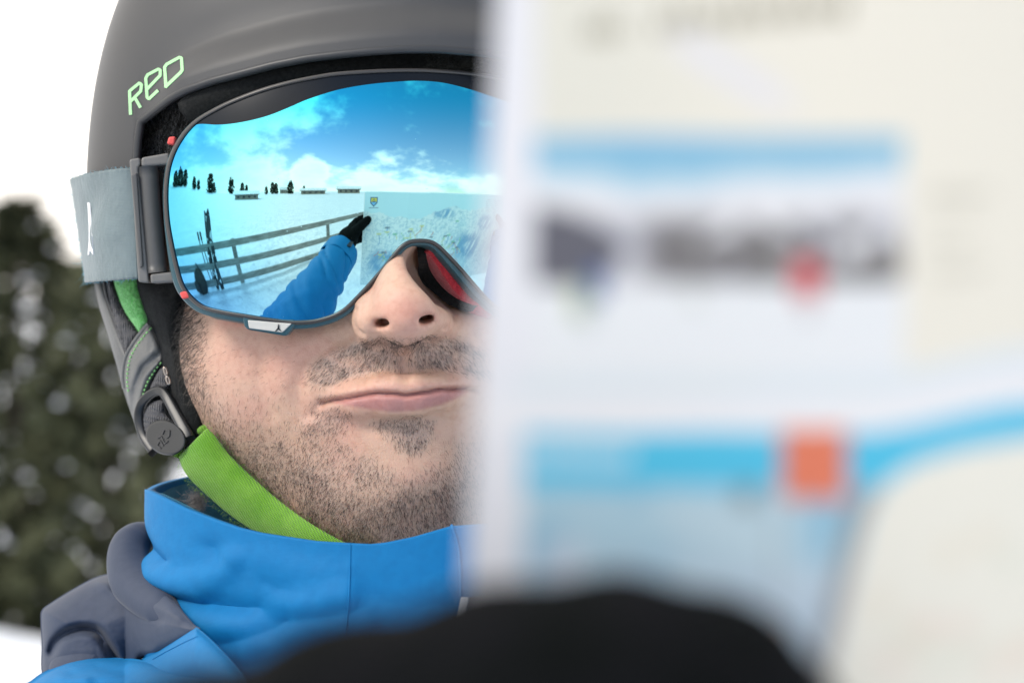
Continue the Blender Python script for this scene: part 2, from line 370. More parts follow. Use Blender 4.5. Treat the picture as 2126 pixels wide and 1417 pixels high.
# ------------------------------------------------------------------ terrain
def terrain_h(x, y):
    d = np.hypot(x, y); az = np.degrees(np.arctan2(x, -y))
    fr = sm(-y, -4, 8)
    h1 = 1.75*sm(d, 22, 105)+6.5*np.exp(-((az+72)/18)**2)*sm(d, 35, 115)+6*sm(d, 150, 700)
    h1 = h1+.10*np.exp(-((d-4.6)/1.8)**2)*sm(-az, -10, 30)*0
    yy = np.maximum(0, y-3.5)
    h2 = np.where(yy < 75, -.098*yy, -7.35+.022*(yy-75))
    h2 = h2+.75*np.exp(-((x+11.5)/2.6)**2-((y-47)/4.)**2)
    bump = .10*(fbm(x*.35+7, y*.35, 3)-.5)*sm(d, 1.2, 4)+.03*(fbm(x*2.1, y*2.1, 9)-.5)
    return h1*fr+h2*(1-fr)+bump
t_ = np.concatenate([-np.geomspace(3000, .25, 130), np.linspace(-.2, .2, 9), np.geomspace(.25, 3000, 130)])
gx, gy = np.meshgrid(t_, t_, indexing='ij'); gz = terrain_h(gx, gy)
mk('snow_ground', np.stack([gx, gy, gz], -1).reshape(-1, 3), gridF(len(t_), len(t_)), M_snow, world=True, kind='structure')

# ------------------------------------------------------------------ signed-distance sculpting of the head
def smin(a, b, k):
    h = np.maximum(k-np.abs(a-b), 0)/k; return np.minimum(a, b)-h*h*k*.25
def smax(a, b, k): return -smin(-a, -b, k)
def ell(X, c, r):
    q = [(X[i]-c[i]) for i in range(3)]
    k0 = np.sqrt(sum((q[i]/r[i])**2 for i in range(3))); k1 = np.sqrt(sum((q[i]/r[i]**2)**2 for i in range(3)))+1e-9
    return k0*(k0-1)/k1
def cap(X, a, b, ra, rb):
    e = np.asarray(b)-np.asarray(a); q = [X[i]-a[i] for i in range(3)]
    t = np.clip(sum(q[i]*e[i] for i in range(3))/(e @ e), 0, 1)
    return np.sqrt(sum((q[i]-t*e[i])**2 for i in range(3)))-(ra+(rb-ra)*t)
def chain(X, pts, k=2.):
    d = None
    for (a, ra), (b, rb) in zip(pts[:-1], pts[1:]):
        c = cap(X, a, b, ra, rb); d = c if d is None else smin(d, c, k)
    return d
def head_sdf(X):
    d = ell(X, (-31, 78, -104), (80, 98, 98))
    d = smin(d, ell(X, P(842, 690, -64), (78, 74, 70)), 24)
    d = smin(d, ell(X, P(838, 1022, -14), (25, 18, 22)), 26)
    d = smin(d, ell(X, P(838, 800, -25), (38, 31, 32.2)), 26)
    d = smin(d, ell(X, P(560, 745, -40), (27, 30, 29)), 22); d = smin(d, ell(X, P(1105, 735, -46), (27, 30, 29)), 22)
    d = smin(d, cap(X, P(505, 915, -64), P(760, 1060, -26), 18, 18), 24); d = smin(d, cap(X, P(1180, 900, -75), P(900, 1060, -26), 20, 18), 24)
    d = smin(d, cap(X, P(875, 1000, -80), P(868, 1560, -95), 54, 58), 20)
    # brow ridge and nose
    d = smin(d, cap(X, P(640, 400, -34), P(1080, 390, -36), 14, 14), 22)
    n = chain(X, [(P(884, 400, -8), 10), (P(872, 515, 7), 11), (P(853, 600, 21), 9.9), (P(843, 641, 28.5), 10.8)], 6)
    n = smin(n, ell(X, P(840, 652, 19), (12, 7.5, 13)), 6)
    n = smin(n, ell(X, P(769, 662, 18.5), (6.0, 8.0, 11.5)), 3.); n = smin(n, ell(X, P(908, 650, 16.5), (5.8, 7.8, 11)), 3.)
    n = smin(n, cap(X, P(840, 662, 34), P(838, 697, 17), 3.8, 4.4), 4)
    n = smin(n, cap(X, P(822, 525, -4), P(806, 625, 8), 9, 10), 10); n = smin(n, cap(X, P(903, 535, -5), P(896, 622, 6), 7, 9.5), 9)
    d = smin(d, n, 8)
    d = smax(d, -ell(X, P(998, 560, 14), (25, 14.5, 31)), 7)      # eye socket behind the goggles
    # lips
    up = chain(X, [(P(676, 833, 1), 1.2), (P(730, 819, 10), 2.8), (P(790, 806, 16.2), 3.8), (P(822, 805, 17), 3.9), (P(842, 807, 16.9), 3.7), (P(866, 803, 16.8), 3.8), (P(905, 800, 14.4), 3.4), (P(945, 801, 8), 2.4), (P(976, 805, 0), 1.2)])
    lo = chain(X, [(P(684, 837, 2), 1.2), (P(745, 836, 10.5), 4.2), (P(810, 835, 14.6), 4.8), (P(865, 833, 14.8), 4.8), (P(920, 823, 11), 4.0), (P(972, 808, 1), 1.3)])
    d = smin(d, up, 5); d = smin(d, lo, 5)
    # nostrils
    for a_, b_, c_, e_ in ((775, 678, 797, 664), (786, 676, 803, 662), (798, 672, 809, 660), (899, 666, 887, 652), (888, 667, 878, 652), (877, 668, 870, 654)):
        d = smax(d, -cap(X, P(a_, b_, 38), P(c_, e_, 23), 1.3, 1.3), 1.3)
    return d
def surface_nets(f, lo, hi, h):
    ax = [np.arange(lo[i], hi[i]+h, h, dtype=np.float32) for i in range(3)]
    G = np.meshgrid(*ax, indexing='ij'); Fv = f(G).astype(np.float32); n = Fv.shape
    s = Fv < 0
    c = [s[i:n[0]-1+i, j:n[1]-1+j, k:n[2]-1+k] for i in (0, 1) for j in (0, 1) for k in (0, 1)]
    anyc = np.logical_or.reduce(c); allc = np.logical_and.reduce(c); act = anyc & ~allc
    I = np.argwhere(act); vid = -np.ones(act.shape, np.int64); vid[act] = np.arange(len(I))
    off = [(i, j, k) for i in (0, 1) for j in (0, 1) for k in (0, 1)]
    val = {o: Fv[I[:, 0]+o[0], I[:, 1]+o[1], I[:, 2]+o[2]] for o in off}
    acc = np.zeros((len(I), 3)); cnt = np.zeros(len(I))
    for a in off:
        for axx in range(3):
            if a[axx]: continue
            b = list(a); b[axx] = 1; b = tuple(b); va, vb = val[a], val[b]; m = (va < 0) != (vb < 0)
            t = np.where(m, va/(va-vb+1e-12), 0); p = np.array(a, float)[None].repeat(len(I), 0); p[:, axx] += t
            acc[m] += p[m]; cnt += m
    V = (I+acc/cnt[:, None])*h+np.array(lo)
    Q = []
    for axx in range(3):
        o1, o2 = (axx+1) % 3, (axx+2) % 3
        sl = [slice(None)]*3; sl2 = [slice(None)]*3; sl[axx] = slice(0, n[axx]-1); sl2[axx] = slice(1, n[axx])
        a, b = s[tuple(sl)], s[tuple(sl2)]; E = np.argwhere(a != b)
        E = E[(E[:, o1] > 0) & (E[:, o2] > 0) & (E[:, o1] < n[o1]-1) & (E[:, o2] < n[o2]-1)]
        q = []
        for d1, d2 in ((-1, -1), (0, -1), (0, 0), (-1, 0)):
            e = E.copy(); e[:, o1] += d1; e[:, o2] += d2; q.append(vid[e[:, 0], e[:, 1], e[:, 2]])
        q = np.stack(q, 1); fl = ~a[E[:, 0], E[:, 1], E[:, 2]]; q[fl] = q[fl][:, ::-1]; Q.append(q)
    Q = np.concatenate(Q); Q = Q[(Q >= 0).all(1)]
    for _ in range(3):
        g = np.empty_like(V); e = .05
        f0 = f([V[:, 0], V[:, 1], V[:, 2]])
        for k in range(3):
            V2 = V.copy(); V2[:, k] += e; g[:, k] = (f([V2[:, 0], V2[:, 1], V2[:, 2]])-f0)/e
        V = V-np.clip(f0, -h*.6, h*.6)[:, None]*g/np.maximum((g*g).sum(1, keepdims=True), .2)
    return V, Q, nrm(g)
person = thing('person', 'man in helmet and goggles with short stubble, blue jacket, holding up a map', 'person', (-.035, .09, Z0-.25))
HV, HF, HN = surface_nets(head_sdf, (-125, -150, -150), (66, 95, 52), 1.5)
def subdiv(V, F):
    me = bpy.data.meshes.new('tmp'); me.vertices.add(len(V)); me.vertices.foreach_set('co', V.astype(np.float32).ravel())
    me.loops.add(F.size); me.loops.foreach_set('vertex_index', F.astype(np.int32).ravel()); me.polygons.add(len(F)); me.polygons.foreach_set('loop_start', np.arange(0, F.size, 4, dtype=np.int32)); me.update(calc_edges=True)
    o = bpy.data.objects.new('tmp', me); COL.objects.link(o); md = o.modifiers.new('s', 'SUBSURF'); md.levels = 1; md.render_levels = 1
    dg = bpy.context.evaluated_depsgraph_get(); dg.update(); e = o.evaluated_get(dg); m2 = e.to_mesh()
    v = np.empty(len(m2.vertices)*3, np.float32); m2.vertices.foreach_get('co', v); n = np.empty(len(m2.vertices)*3, np.float32); m2.vertices.foreach_get('normal', n)
    f = np.empty(len(m2.loops), np.int32); m2.loops.foreach_get('vertex_index', f); e.to_mesh_clear()
    bpy.data.objects.remove(o); bpy.data.meshes.remove(me)
    return v.reshape(-1, 3).astype(float), f.reshape(-1, 4), n.reshape(-1, 3).astype(float)
HV, HF, HN = subdiv(HV, HF)
hx, hy = PX(HV); front = sm(HN[:, 2], .05, .35)
def groove(pts, wd, dep): return -dep*np.exp(-(dline(pts, hx, hy)/wd)**2)
def ridge(cx_, cy_, sx, sy, a, ang=0.):
    c, s_ = math.cos(ang), math.sin(ang); u = ((hx-cx_)*c+(hy-cy_)*s_)/sx; v = (-(hx-cx_)*s_+(hy-cy_)*c)/sy; return a*np.exp(-u*u-v*v)
mouth = [(664, 838), (676, 834), (700, 829), (740, 821), (785, 816.5), (815, 817), (842, 821), (868, 817), (905, 810), (940, 806), (976, 806), (990, 810)]
dsp = groove(mouth, 5.5, 2.6)
dsp += groove([(664, 836), (656, 846), (652, 858)], 12, .9)
dsp += groove([(722, 700), (690, 712), (655, 735), (628, 770), (616, 805), (620, 835), (634, 862)], 15, 1.35)     # smile fold
dsp += ridge(625, 715, 60, 40, 1.3, -.6)+ridge(585, 790, 34, 70, 1.0, .1)+ridge(655, 800, 26, 44, .6)
dsp += groove([(546, 735), (536, 780), (545, 830), (560, 860)], 16, .8)
dsp += groove([(1000, 690), (1030, 740), (1040, 800)], 14, 1.6)
dsp += groove([(735, 640), (728, 662), (736, 686), (752, 696)], 6, 1.1)+groove([(930, 630), (944, 650), (938, 675), (926, 684)], 6, 1.0)  # behind the nostril wings
dsp += groove([(841, 712), (841, 780)], 13, .7)+ridge(822, 750, 10, 36, .35)+ridge(862, 748, 10, 36, .35)          # philtrum
dsp += groove([(770, 882), (845, 888), (915, 872)], 22, 1.2)+ridge(842, 1000, 60, 50, 1.2)
for i in range(46):                                                                                             # fine lip creases
    t = (i+.5)/46; x0 = 700+265*t; lx = hx-x0-(hy-830)*.10*(t-.5)*4
    dsp += -.16*np.exp(-(lx/1.9)**2)*sm(hy, 815, 822)*sm(-hy, -862, -845)*(.5+hash2(np.array([i]), np.array([3]), 1)[0])
dsp += .10*(fbm(hx/26, hy/26, 5)-.5)*6*.25
HV = HV+HN*(dsp*front)[:, None]
# skin pigment: lips, flushed nose and cheeks, follicle tone where the beard grows; mouth line and nostril shade painted in
col = np.tile(np.array([.615, .395, .285]), (len(HV), 1))
def tint(c, a): global col; col = col*(1-a[:, None])+np.array(c)*a[:, None]
blot = fbm(hx/60, hy/60, 21)
tint((.63, .345, .26), .55*sm(blot, .45, .75))
tint((.62, .40, .30), .5*sm(fbm(hx/90, hy/90, 31), .5, .75))
tint((.62, .30, .225), (.75*np.exp(-((hx-840)/70)**2-((hy-650)/45)**2)+.45*np.exp(-((hx-560)/110)**2-((hy-740)/70)**2)+.35*np.exp(-((hx-700)/60)**2-((hy-900)/60)**2))*front)
lipU = np.array([(680, 834), (720, 819), (770, 804), (815, 795), (842, 800), (868, 794), (915, 795), (950, 800), (978, 806), (940, 808), (868, 819), (842, 823), (800, 819), (740, 823)], float)
lipL = np.array([(676, 834), (740, 821), (800, 817), (842, 821), (868, 817), (920, 808), (978, 806), (950, 826), (915, 841), (870, 852), (820, 856), (775, 851), (730, 843)], float)
aU = sm(sdpoly(lipU, hx, hy), -7, 4)*front; aL = sm(sdpoly(lipL, hx, hy), -5, 5)*front
tint((.55, .275, .225), .5*aU); tint((.43, .185, .175), .85*aL)
tint((.20, .055, .05), .85*np.exp(-(dline(mouth[1:-1], hx, hy)/3.2)**2)*front)  # shade of the mouth crease painted into the colour
tint((.30, .12, .085), .8*np.maximum(np.exp(-((hx-785)/13)**2-((hy-668)/10)**2), np.exp(-((hx-890)/15)**2-((hy-657)/11)**2))*front)  # nostril hollows painted darker, shade put into the colour
mous = [(633, 795), (648, 760), (690, 728), (750, 706), (800, 700), (832, 706), (852, 706), (880, 698), (950, 700), (1010, 728), (1030, 790), (960, 775), (905, 770), (842, 772), (790, 768), (740, 778), (690, 797), (650, 800)]
soul = [(775, 878), (815, 870), (870, 868), (905, 876), (895, 900), (880, 935), (850, 945), (825, 925), (800, 905)]
jawp = [(380, 640), (395, 655), (420, 800), (470, 862), (560, 905), (630, 905), (660, 920), (690, 950), (740, 985), (800, 1000), (880, 985), (950, 930), (1010, 880), (1100, 880), (1180, 1180), (300, 1180), (300, 640)]
def beard(x, y):
    cl = .55+.9*(fbm(x/34, y/34, 41)-.5)*2
    mu = sm(sdpoly(mous, x, y), -10, 14)*(.6+.7*sm(fbm(x/46, y/30, 77), .38, .62))*(1-.8*np.exp(-((x-841)/13)**2))
    so = sm(sdpoly(soul, x, y), -12, 14)*.9
    ja = sm(sdpoly(jawp, x, y), -40, 70)*(.55+.45*sm(y, 880, 1010))
    ch = sm(y, 960, 1050)*sm(x, 640, 760)*.55
    sp = sm(-dline([(690, 860), (650, 900), (700, 960), (800, 1010)], x, y), -60, -10)*.55
    sb = sm(-x, -440, -395)*sm(-y, -820, -640)*.5
    th = .03*sm(-dline([(430, 740), (520, 840), (640, 880)], x, y), -90, 0)
    cheek = .018*sm(x, 400, 450)*sm(y, 690, 760)*sm(-x, -640, -600)
    d = np.maximum.reduce([mu, so, ja, ch, sp])+sb+th+cheek
    return np.clip(d*(.6+.55*cl), 0, 1)
bd = beard(hx, hy)*front
noskin = np.maximum(aU, aL)
bd = bd*(1-noskin)
tint((.34, .265, .225), .6*np.clip(bd, 0, 1))
body = mk('body', HV, HF, M_skin, person, cols=col)
body_tree = bvh(body)
# stubble: individually grown short hairs
def grow(n, dens, mesh_V, mesh_F, mesh_N, lmin, lmax, rad, name, m, seed, dirf, lift=.55, wob=.35):
    r = np.random.default_rng(seed)
    tri = np.concatenate([mesh_F[:, [0, 1, 2]], mesh_F[:, [0, 2, 3]]]); a, b, c = (mesh_V[tri[:, i]] for i in range(3))
    ar = np.linalg.norm(np.cross(b-a, c-a), axis=1); cen = (a+b+c)/3; x, y = PX(cen); nn = mesh_N[tri[:, 0]]
    wgt = ar*dens(x, y)*(nn[:, 2] > .02); wgt = wgt/wgt.sum()
    k = r.choice(len(tri), n, p=wgt); u, v = r.random(n), r.random(n); f = u+v > 1; u[f], v[f] = 1-u[f], 1-v[f]
    p = a[k]+(b-a)[k]*u[:, None]+(c-a)[k]*v[:, None]; N_ = nn[k]; x, y = PX(p)
    d2 = dirf(x, y); d = np.stack([d2[0], -d2[1], np.zeros(n)], -1); d = d+r.normal(0, wob, (n, 3)); d = nrm(d-N_*(d*N_).sum(1, keepdims=True))
    ln = r.uniform(lmin, lmax, n)[:, None]; t = nrm(d+N_*lift); p0 = p-N_*.15; p1 = p0+t*ln*.5; p2 = p0+nrm(t+d*.5)*ln
    V, F = strandVF(p0, p1, p2, r.uniform(.75, 1.2, n)*rad)
    return mk(name, V, F, m, person, kind='stuff')
def beard_dir(x, y):
    dx = np.where(y < 800, (x-842)/190, np.where(x < 650, -.15, (x-842)/300)); dy = np.where(y < 800, .85, .9)
    jaw = sm(-x, -700, -560)*sm(y, 860, 920)
    dx = dx*(1-jaw)+(.75)*jaw*-1*np.where(y > 980, -.4, .55); dy = dy*(1-jaw)+jaw*.55
    return dx, dy
tri_d = lambda x, y: beard(x, y)*(1-np.maximum(sm(sdpoly(lipU, x, y), -9, 0), sm(sdpoly(lipL, x, y), -5, 0)))**3
grow(62000, tri_d, HV, HF, HN, .9, 2.7, .037, 'stubble', M_hair, 5, beard_dir, .5, .26)
side = lambda x, y: sm(-np.abs(x-(395+.05*(y-640))), -42, -5)*sm(y, 600, 640)*sm(-y, -900, -760)
grow(900, side, HV, HF, HN, 3.0, 7.5, .055, 'sideburn', M_hair, 6, lambda x, y: (-.25+0*x, .8+0*y), .9, .6)

# ------------------------------------------------------------------ helmet
helmet = thing('ski_helmet', 'matt dark grey ski helmet with mint lettering on the brim and soft ear flap', 'helmet', (-.03, .06, Z0+.05))
HC = np.array([-30., 45., -60.]); HA, HBF, HBB, HH, HNN = 122., 77., 125., 146., 2.4
edge_pts = np.array([(240, 500), (249, 345), (252, 312), (258, 280), (268, 261), (281, 253), (318, 230), (366, 206), (414, 186), (462, 168), (510, 155), (582, 135), (650, 121), (720, 112), (780, 106), (840, 102), (912, 102), (1008, 110), (1100, 124), (1200, 146), (1300, 178), (1385, 225), (1400, 245), (1412, 300), (1416, 340), (1425, 500)], float)
def shell_pt(phi, y, grow_=0., flare=0.):
    u = np.clip(np.abs(y-HC[1])/HH, 0, .99999); u = np.where(y < HC[1], u*.75, u); f = (1-u**HNN)**(1/HNN)
    b = np.where(np.cos(phi) > 0, HBF, HBB)
    return np.stack([HC[0]+(HA*f+grow_+flare)*np.sin(phi), y+0*phi, HC[2]+(b*f+grow_+flare)*np.cos(phi)], -1)
phis = np.concatenate([np.linspace(-np.pi, -1.75, 22, endpoint=False), np.linspace(-1.75, 1.75, 320), np.linspace(1.75, np.pi, 22)[1:]])
def edge_y(phi):
    """Height of the shell's lower edge for every azimuth, found where it crosses the traced brim line."""
    lo, hi = np.full(phi.shape, -15.), np.full(phi.shape, 130.)
    side = np.abs(phi) > 1.10
    for _ in range(40):
        m = (lo+hi)/2; x, y = PX(shell_pt(phi, m)); ey = np.interp(x, edge_pts[5:21, 0], edge_pts[5:21, 1])
        below = y > ey; lo = np.where(below, m, lo); hi = np.where(below, hi, m)
    x, _ = PX(shell_pt(phi, hi))
    return hi, x
ey, ex = edge_y(phis)
# behind the corner the edge drops along the ear opening
corner = np.abs(np.where(ex < 838, (281-ex), (ex-1385)))*np.where((ex < 281) | (ex > 1385) | (np.abs(phis) > 1.45), 1, 0)
drop = np.where((ex < 281) | (ex > 1385) | (np.abs(phis) > 1.45), 1., 0.)
y_low = np.where(drop > 0, 30., ey)
k = np.exp(-np.linspace(-2, 2, 5)**2); k /= k.sum()
y_low = np.convolve(np.concatenate([y_low[-2:], y_low, y_low[:2]]), k, 'valid')
NT = 70; tt = np.linspace(0, 1, NT)**1.25
Vs = []
for t in tt:
    y = np.where(t < .45, y_low+(122-y_low)*t/.45, 122+(HC[1]+HH*.985-122)*(t-.45)/.55); fr = sm(ex, 283, 420)*sm(-ex, -1385, -1250)*(np.abs(phis) < 1.4)
    h = y-y_low; flare = fr*(6.5*sm(-h, -17, -3)-.7*np.exp(-((h-20)/8)**2))
    Vs.append(shell_pt(phis, y, 0, flare))
SV = np.stack(Vs, 1)                       # phi x t
topc = np.array([HC[0], HC[1]+HH*.992, HC[2]])
nV = len(phis)
SF = [tuple(f) for f in gridF(nV, NT)]
top_i = nV*NT; SVf = np.concatenate([SV.reshape(-1, 3), topc[None]])
SF += [(i*NT+NT-1, ((i+1) % nV)*NT+NT-1, top_i) for i in range(nV-1)]
shell = mk('shell', SVf, SF, M_shell, helmet)
def shell_full(phi, y):
    f_ = np.interp(phi, phis, sm(ex, 283, 420)*sm(-ex, -1385, -1250)*(np.abs(phis) < 1.4)); h = y-np.interp(phi, phis, ey)
    return shell_pt(phi, y, 0, f_*(6.5*sm(-h, -17, -3)-.7*np.exp(-((h-20)/8)**2)))
PH_ = np.repeat(phis[:, None], NT, 1); YY_ = SV[..., 1]; e_ = 1e-3
sn = nrm(np.cross(shell_full(PH_+e_, YY_)-shell_full(PH_-e_, YY_), shell_full(PH_, YY_+.2)-shell_full(PH_, YY_-.2)).reshape(-1, 3))
sn = np.concatenate([sn*np.sign((sn*(SV.reshape(-1, 3)-HC)).sum(1, keepdims=True)), [[0, 1, 0]]])
shell.data.normals_split_custom_set_from_vertices([(q[0], -q[2], q[1]) for q in sn])
md = shell.modifiers.new('thick', 'SOLIDIFY'); md.thickness = .0028; md.offset = -1
shell_tree = bvh(shell)
sel = (np.abs(phis) < 1.75); ep = SV[sel, 0]; ep = cr(ep, 260)
outn = nrm(ep-HC)
o = MB().add(*tubeVF(ep-outn*1.2, 1.5, 10, up=outn)).link('brim_trim', M_trim, helmet)
# dark padded liner inside the opening
lp = np.linspace(-1.75, 1.75, 130); lt_ = np.linspace(0, 1, 80)
LP, LT = np.meshgrid(lp, lt_, indexing='ij'); l0 = 24+54*sm(-np.abs(LP), -1.0, -.75); LY = l0+(150-l0)*LT
nz = fbm(LP*26, LY/4.5, 51)
ins = 9+5*sm(np.abs(LP), .7, 1.25)
LV = shell_pt(LP, LY, -ins+5*(nz-.5)*sm(np.abs(LP), .75, .95))
xl, yl = PX(LV); eyl = np.interp(xl, edge_pts[5:21, 0], edge_pts[5:21, 1])
mk('liner', LV.reshape(-1, 3), gridF(130, 80), M_fluff, helmet)
# lettering on the brim: strokes laid on the shell surface
def decal(name, strokes, wpx, tree, m, parent, off=.25, thick=.35, n=26, closed=None):
    b = MB()
    for st in strokes:
        q = np.asarray(st, float)
        s = np.concatenate([np.linspace(q[i], q[i+1], 8, endpoint=False) for i in range(len(q)-1)]+[q[-1:]])
        T = nrm(np.gradient(s, axis=0)); nn = np.stack([-T[:, 1], T[:, 0]], -1)
        # mitre the joints so corners stay full width
        A = s+nn*wpx/2; B = s-nn*wpx/2
        if len(q) > 1: A[0] -= T[0]*wpx*.4; B[0] -= T[0]*wpx*.4; A[-1] += T[-1]*wpx*.4; B[-1] += T[-1]*wpx*.4
        ta = [hit(tree, x, y, off) for x, y in A]; tb = [hit(tree, x, y, off) for x, y in B]; mmm = len(s)
        lo_ = [hit(tree, x, y, -.05) for x, y in A]; lb = [hit(tree, x, y, -.05) for x, y in B]
        V = np.array(ta+tb+lo_+lb); F = [(i, i+1, mmm+i+1, mmm+i) for i in range(mmm-1)]
        F += [(i, 2*mmm+i, 2*mmm+i+1, i+1) for i in range(mmm-1)]+[(mmm+i, mmm+i+1, 3*mmm+i+1, 3*mmm+i) for i in range(mmm-1)]
        b.add(V, F)
    return b.link(name, m, parent, smooth=False)
def z1(pts): return [(150+x/4.168, y/4.168) for x, y in pts]
decal('letter', [z1([(508, 985), (500, 790), (530, 765), (585, 720), (603, 735), (597, 790), (508, 880)]), z1([(545, 845), (590, 925)])], 6.2, shell_tree, M_mint, helmet)
decal('letter', [z1([(650, 775), (765, 655), (765, 610), (750, 600), (655, 650), (640, 680), (652, 845), (668, 858), (740, 790)])], 6.2, shell_tree, M_mint, helmet)
decal('letter', [z1([(815, 750), (803, 585), (820, 560), (930, 500), (948, 505), (955, 610), (940, 632), (815, 750)])], 6.4, shell_tree, M_mint, helmet)

# ------------------------------------------------------------------ goggles
goggles = thing('ski_goggles', 'ski goggles with blue mirrored lens and grey fabric strap over the helmet', 'goggles', (-.03, -.02, Z0+.05))
class Lens:
    def __init__(s, Rh, Rv, yaw, cpx, cpy, cz):
        s.Rh, s.Rv = Rh, Rv; s.c = P(cpx, cpy, cz); s.ca, s.sa = math.cos(R(yaw)), math.sin(R(yaw)); s.axis = np.array([s.sa, 0, s.ca])
    def rot(s, x, y, z): return np.stack([x*s.ca+z*s.sa, y+0*x, -x*s.sa+z*s.ca], -1)
    def pos(s, a, h):
        r = s.Rh-s.Rv+np.sqrt(np.maximum(s.Rv**2-h*h, 1)); return s.rot(r*np.sin(a), h, r*np.cos(a)-s.Rh)+s.c
    def nl(s, a, h):
        g = np.sqrt(np.maximum(s.Rv**2-h*h, 1))/s.Rv; return s.rot(g*np.sin(a), h/s.Rv, g*np.cos(a))
    def ah(s, px, py):
        px = np.asarray(px, float); py = np.asarray(py, float); a = (px-870)/K/s.Rh*.9; h = (CY-py)/K-s.c[1]; e = 1e-4
        for _ in range(30):
            f = np.stack(PX(s.pos(a, h)), -1); fa = (np.stack(PX(s.pos(a+e, h)), -1)-f)/e; fh = (np.stack(PX(s.pos(a, h+e)), -1)-f)/e
            r0 = px-f[..., 0]; r1 = py-f[..., 1]; det = fa[..., 0]*fh[..., 1]-fa[..., 1]*fh[..., 0]
            a = a+np.clip((r0*fh[..., 1]-r1*fh[..., 0])/det, -.2, .2); h = h+np.clip((fa[..., 0]*r1-fa[..., 1]*r0)/det, -20, 20)
        return a, h
    def at(s, px, py, off=0., back=0.):
        a, h = s.ah(px, py); return s.pos(a, h)+s.nl(a, h)*np.asarray(off)[..., None]-s.axis*np.asarray(back)[..., None]
    def refl(s, px, py):
        a, h = s.ah(px, py); p = s.pos(a, h); n = s.nl(a, h); d = nrm(p-np.array([0, 0, D])); return p, d-2*(d*n).sum(-1, keepdims=True)*n
LENS = Lens(110, 130, 13.4, 870, 378, 24)
lens_bot = [(345, 416), (348, 459), (355, 501), (365, 547), (376, 586), (390, 610), (411, 630), (432, 640), (468, 648), (503, 654), (538, 660), (573, 665), (600, 668), (628, 668), (656, 665), (690, 655), (715, 641), (742, 615), (770, 585), (800, 550), (824, 520), (838, 507), (853, 500), (872, 498), (893, 500), (910, 509), (931, 529), (958, 558), (982, 586), (1003, 610), (1028, 634), (1056, 650), (1090, 658), (1130, 658), (1180, 652), (1230, 640), (1265, 618), (1285, 580), (1297, 520), (1302, 440)]
lens_top = [(345, 416), (346, 381), (351, 346), (362, 314), (376, 289), (392, 268), (412, 250), (440, 233), (480, 213), (540, 190), (600, 173), (660, 161), (700, 155), (760, 150.5), (820, 148), (880, 148), (960, 153), (1020, 161), (1090, 178), (1160, 206), (1215, 240), (1255, 285), (1282, 335), (1297, 385), (1302, 440)]
wave = [(345, 416), (346, 381), (351, 346), (362, 314), (376, 289), (393, 270), (412, 258), (450, 259), (480, 257), (520, 250), (560, 239), (600, 223), (640, 206), (700, 187), (760, 176), (820, 170), (870, 168), (920, 172), (970, 184), (1020, 200), (1080, 220), (1140, 242), (1200, 258), (1240, 290), (1270, 325), (1294, 385), (1302, 440)]
tmp = np.linspace(0, 1, 240); cols_px = 345.3+(1301.7-345.3)*(1-np.cos(np.pi*tmp))/2*.35+(1301.7-345.3)*tmp*.65
lb = cr(lens_bot, 900); lt = cr(lens_top, 900); lw = cr(wave, 900)
ii = lambda c, x: np.interp(x, np.maximum.accumulate(c[:, 0]+np.arange(len(c))*1e-7), c[:, 1])
bot, top, wav = ii(lb, cols_px), ii(lt, cols_px), ii(lw, cols_px)
wav = np.maximum(wav, top+.05)
def lens_patch(name, y0, y1, nv, m, off, tintf=None, xs=cols_px):
    v = np.linspace(0, 1, nv); PXg = np.repeat(xs[:, None], nv, 1); PYg = y0[:, None]*(1-v)+y1[:, None]*v
    V = LENS.at(PXg, PYg, off); c = None
    if tintf: c = tintf(PXg, PYg).reshape(-1, 3)
    o = mk(name, V.reshape(-1, 3), gridF(len(xs), nv), m, goggles, cols=c)
    a, h = LENS.ah(PXg, PYg); nn = LENS.nl(a, h).reshape(-1, 3)
    o.data.normals_split_custom_set_from_vertices([(q[0], -q[2], q[1]) for q in nn])
    return o
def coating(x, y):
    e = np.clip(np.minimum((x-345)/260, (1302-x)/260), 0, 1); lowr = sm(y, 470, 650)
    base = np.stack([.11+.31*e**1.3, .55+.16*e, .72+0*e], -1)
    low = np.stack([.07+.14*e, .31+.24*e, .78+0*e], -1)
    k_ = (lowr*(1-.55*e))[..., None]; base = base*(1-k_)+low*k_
    up = sm(-y, -360, -190)[..., None]; return base*(1-up)+np.array([.04, .66, .82])*up  # colour of the mirrored sky painted into the upper lens
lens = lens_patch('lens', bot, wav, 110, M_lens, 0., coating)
lens_patch('lens_border', wav, top, 16, M_lensdark, .02)
ring = cr(lens_bot+lens_top[-2:0:-1], 520, True)
def offset2(q, d):
    T = nrm(np.roll(q, -2, 0)-np.roll(q, 2, 0)); n = np.stack([T[:, 1], -T[:, 0]], -1)
    a = 0.5*np.sum(q[:, 0]*np.roll(q[:, 1], -1)-np.roll(q[:, 0], -1)*q[:, 1]); n = n if a > 0 else -n
    return q+n*np.asarray(d)[..., None] if np.ndim(d) else q+n*d
def ringband(offs, backs, outer=None):
    """Closed sweep around the lens: section corners given as (pixels outward, mm back)."""
    secs = []
    for o_, b_ in zip(offs, backs):
        q = offset2(ring, o_); secs.append(LENS.at(q[:, 0], q[:, 1], 0., np.asarray(b_)+0*q[:, 0]))
    return np.stack(secs, 1).reshape(-1, 3), [tuple(f) for f in gridF(len(ring), len(offs), True, True)]
ang = np.linspace(0, 2*np.pi, 10, endpoint=False)
botw = sm(ring[:, 1], 430, 600)                   # wider visible frame along the lower half and the nose arch
nosew = np.exp(-((ring[:, 0]-890)/130)**2)*sm(ring[:, 1], 440, 500)
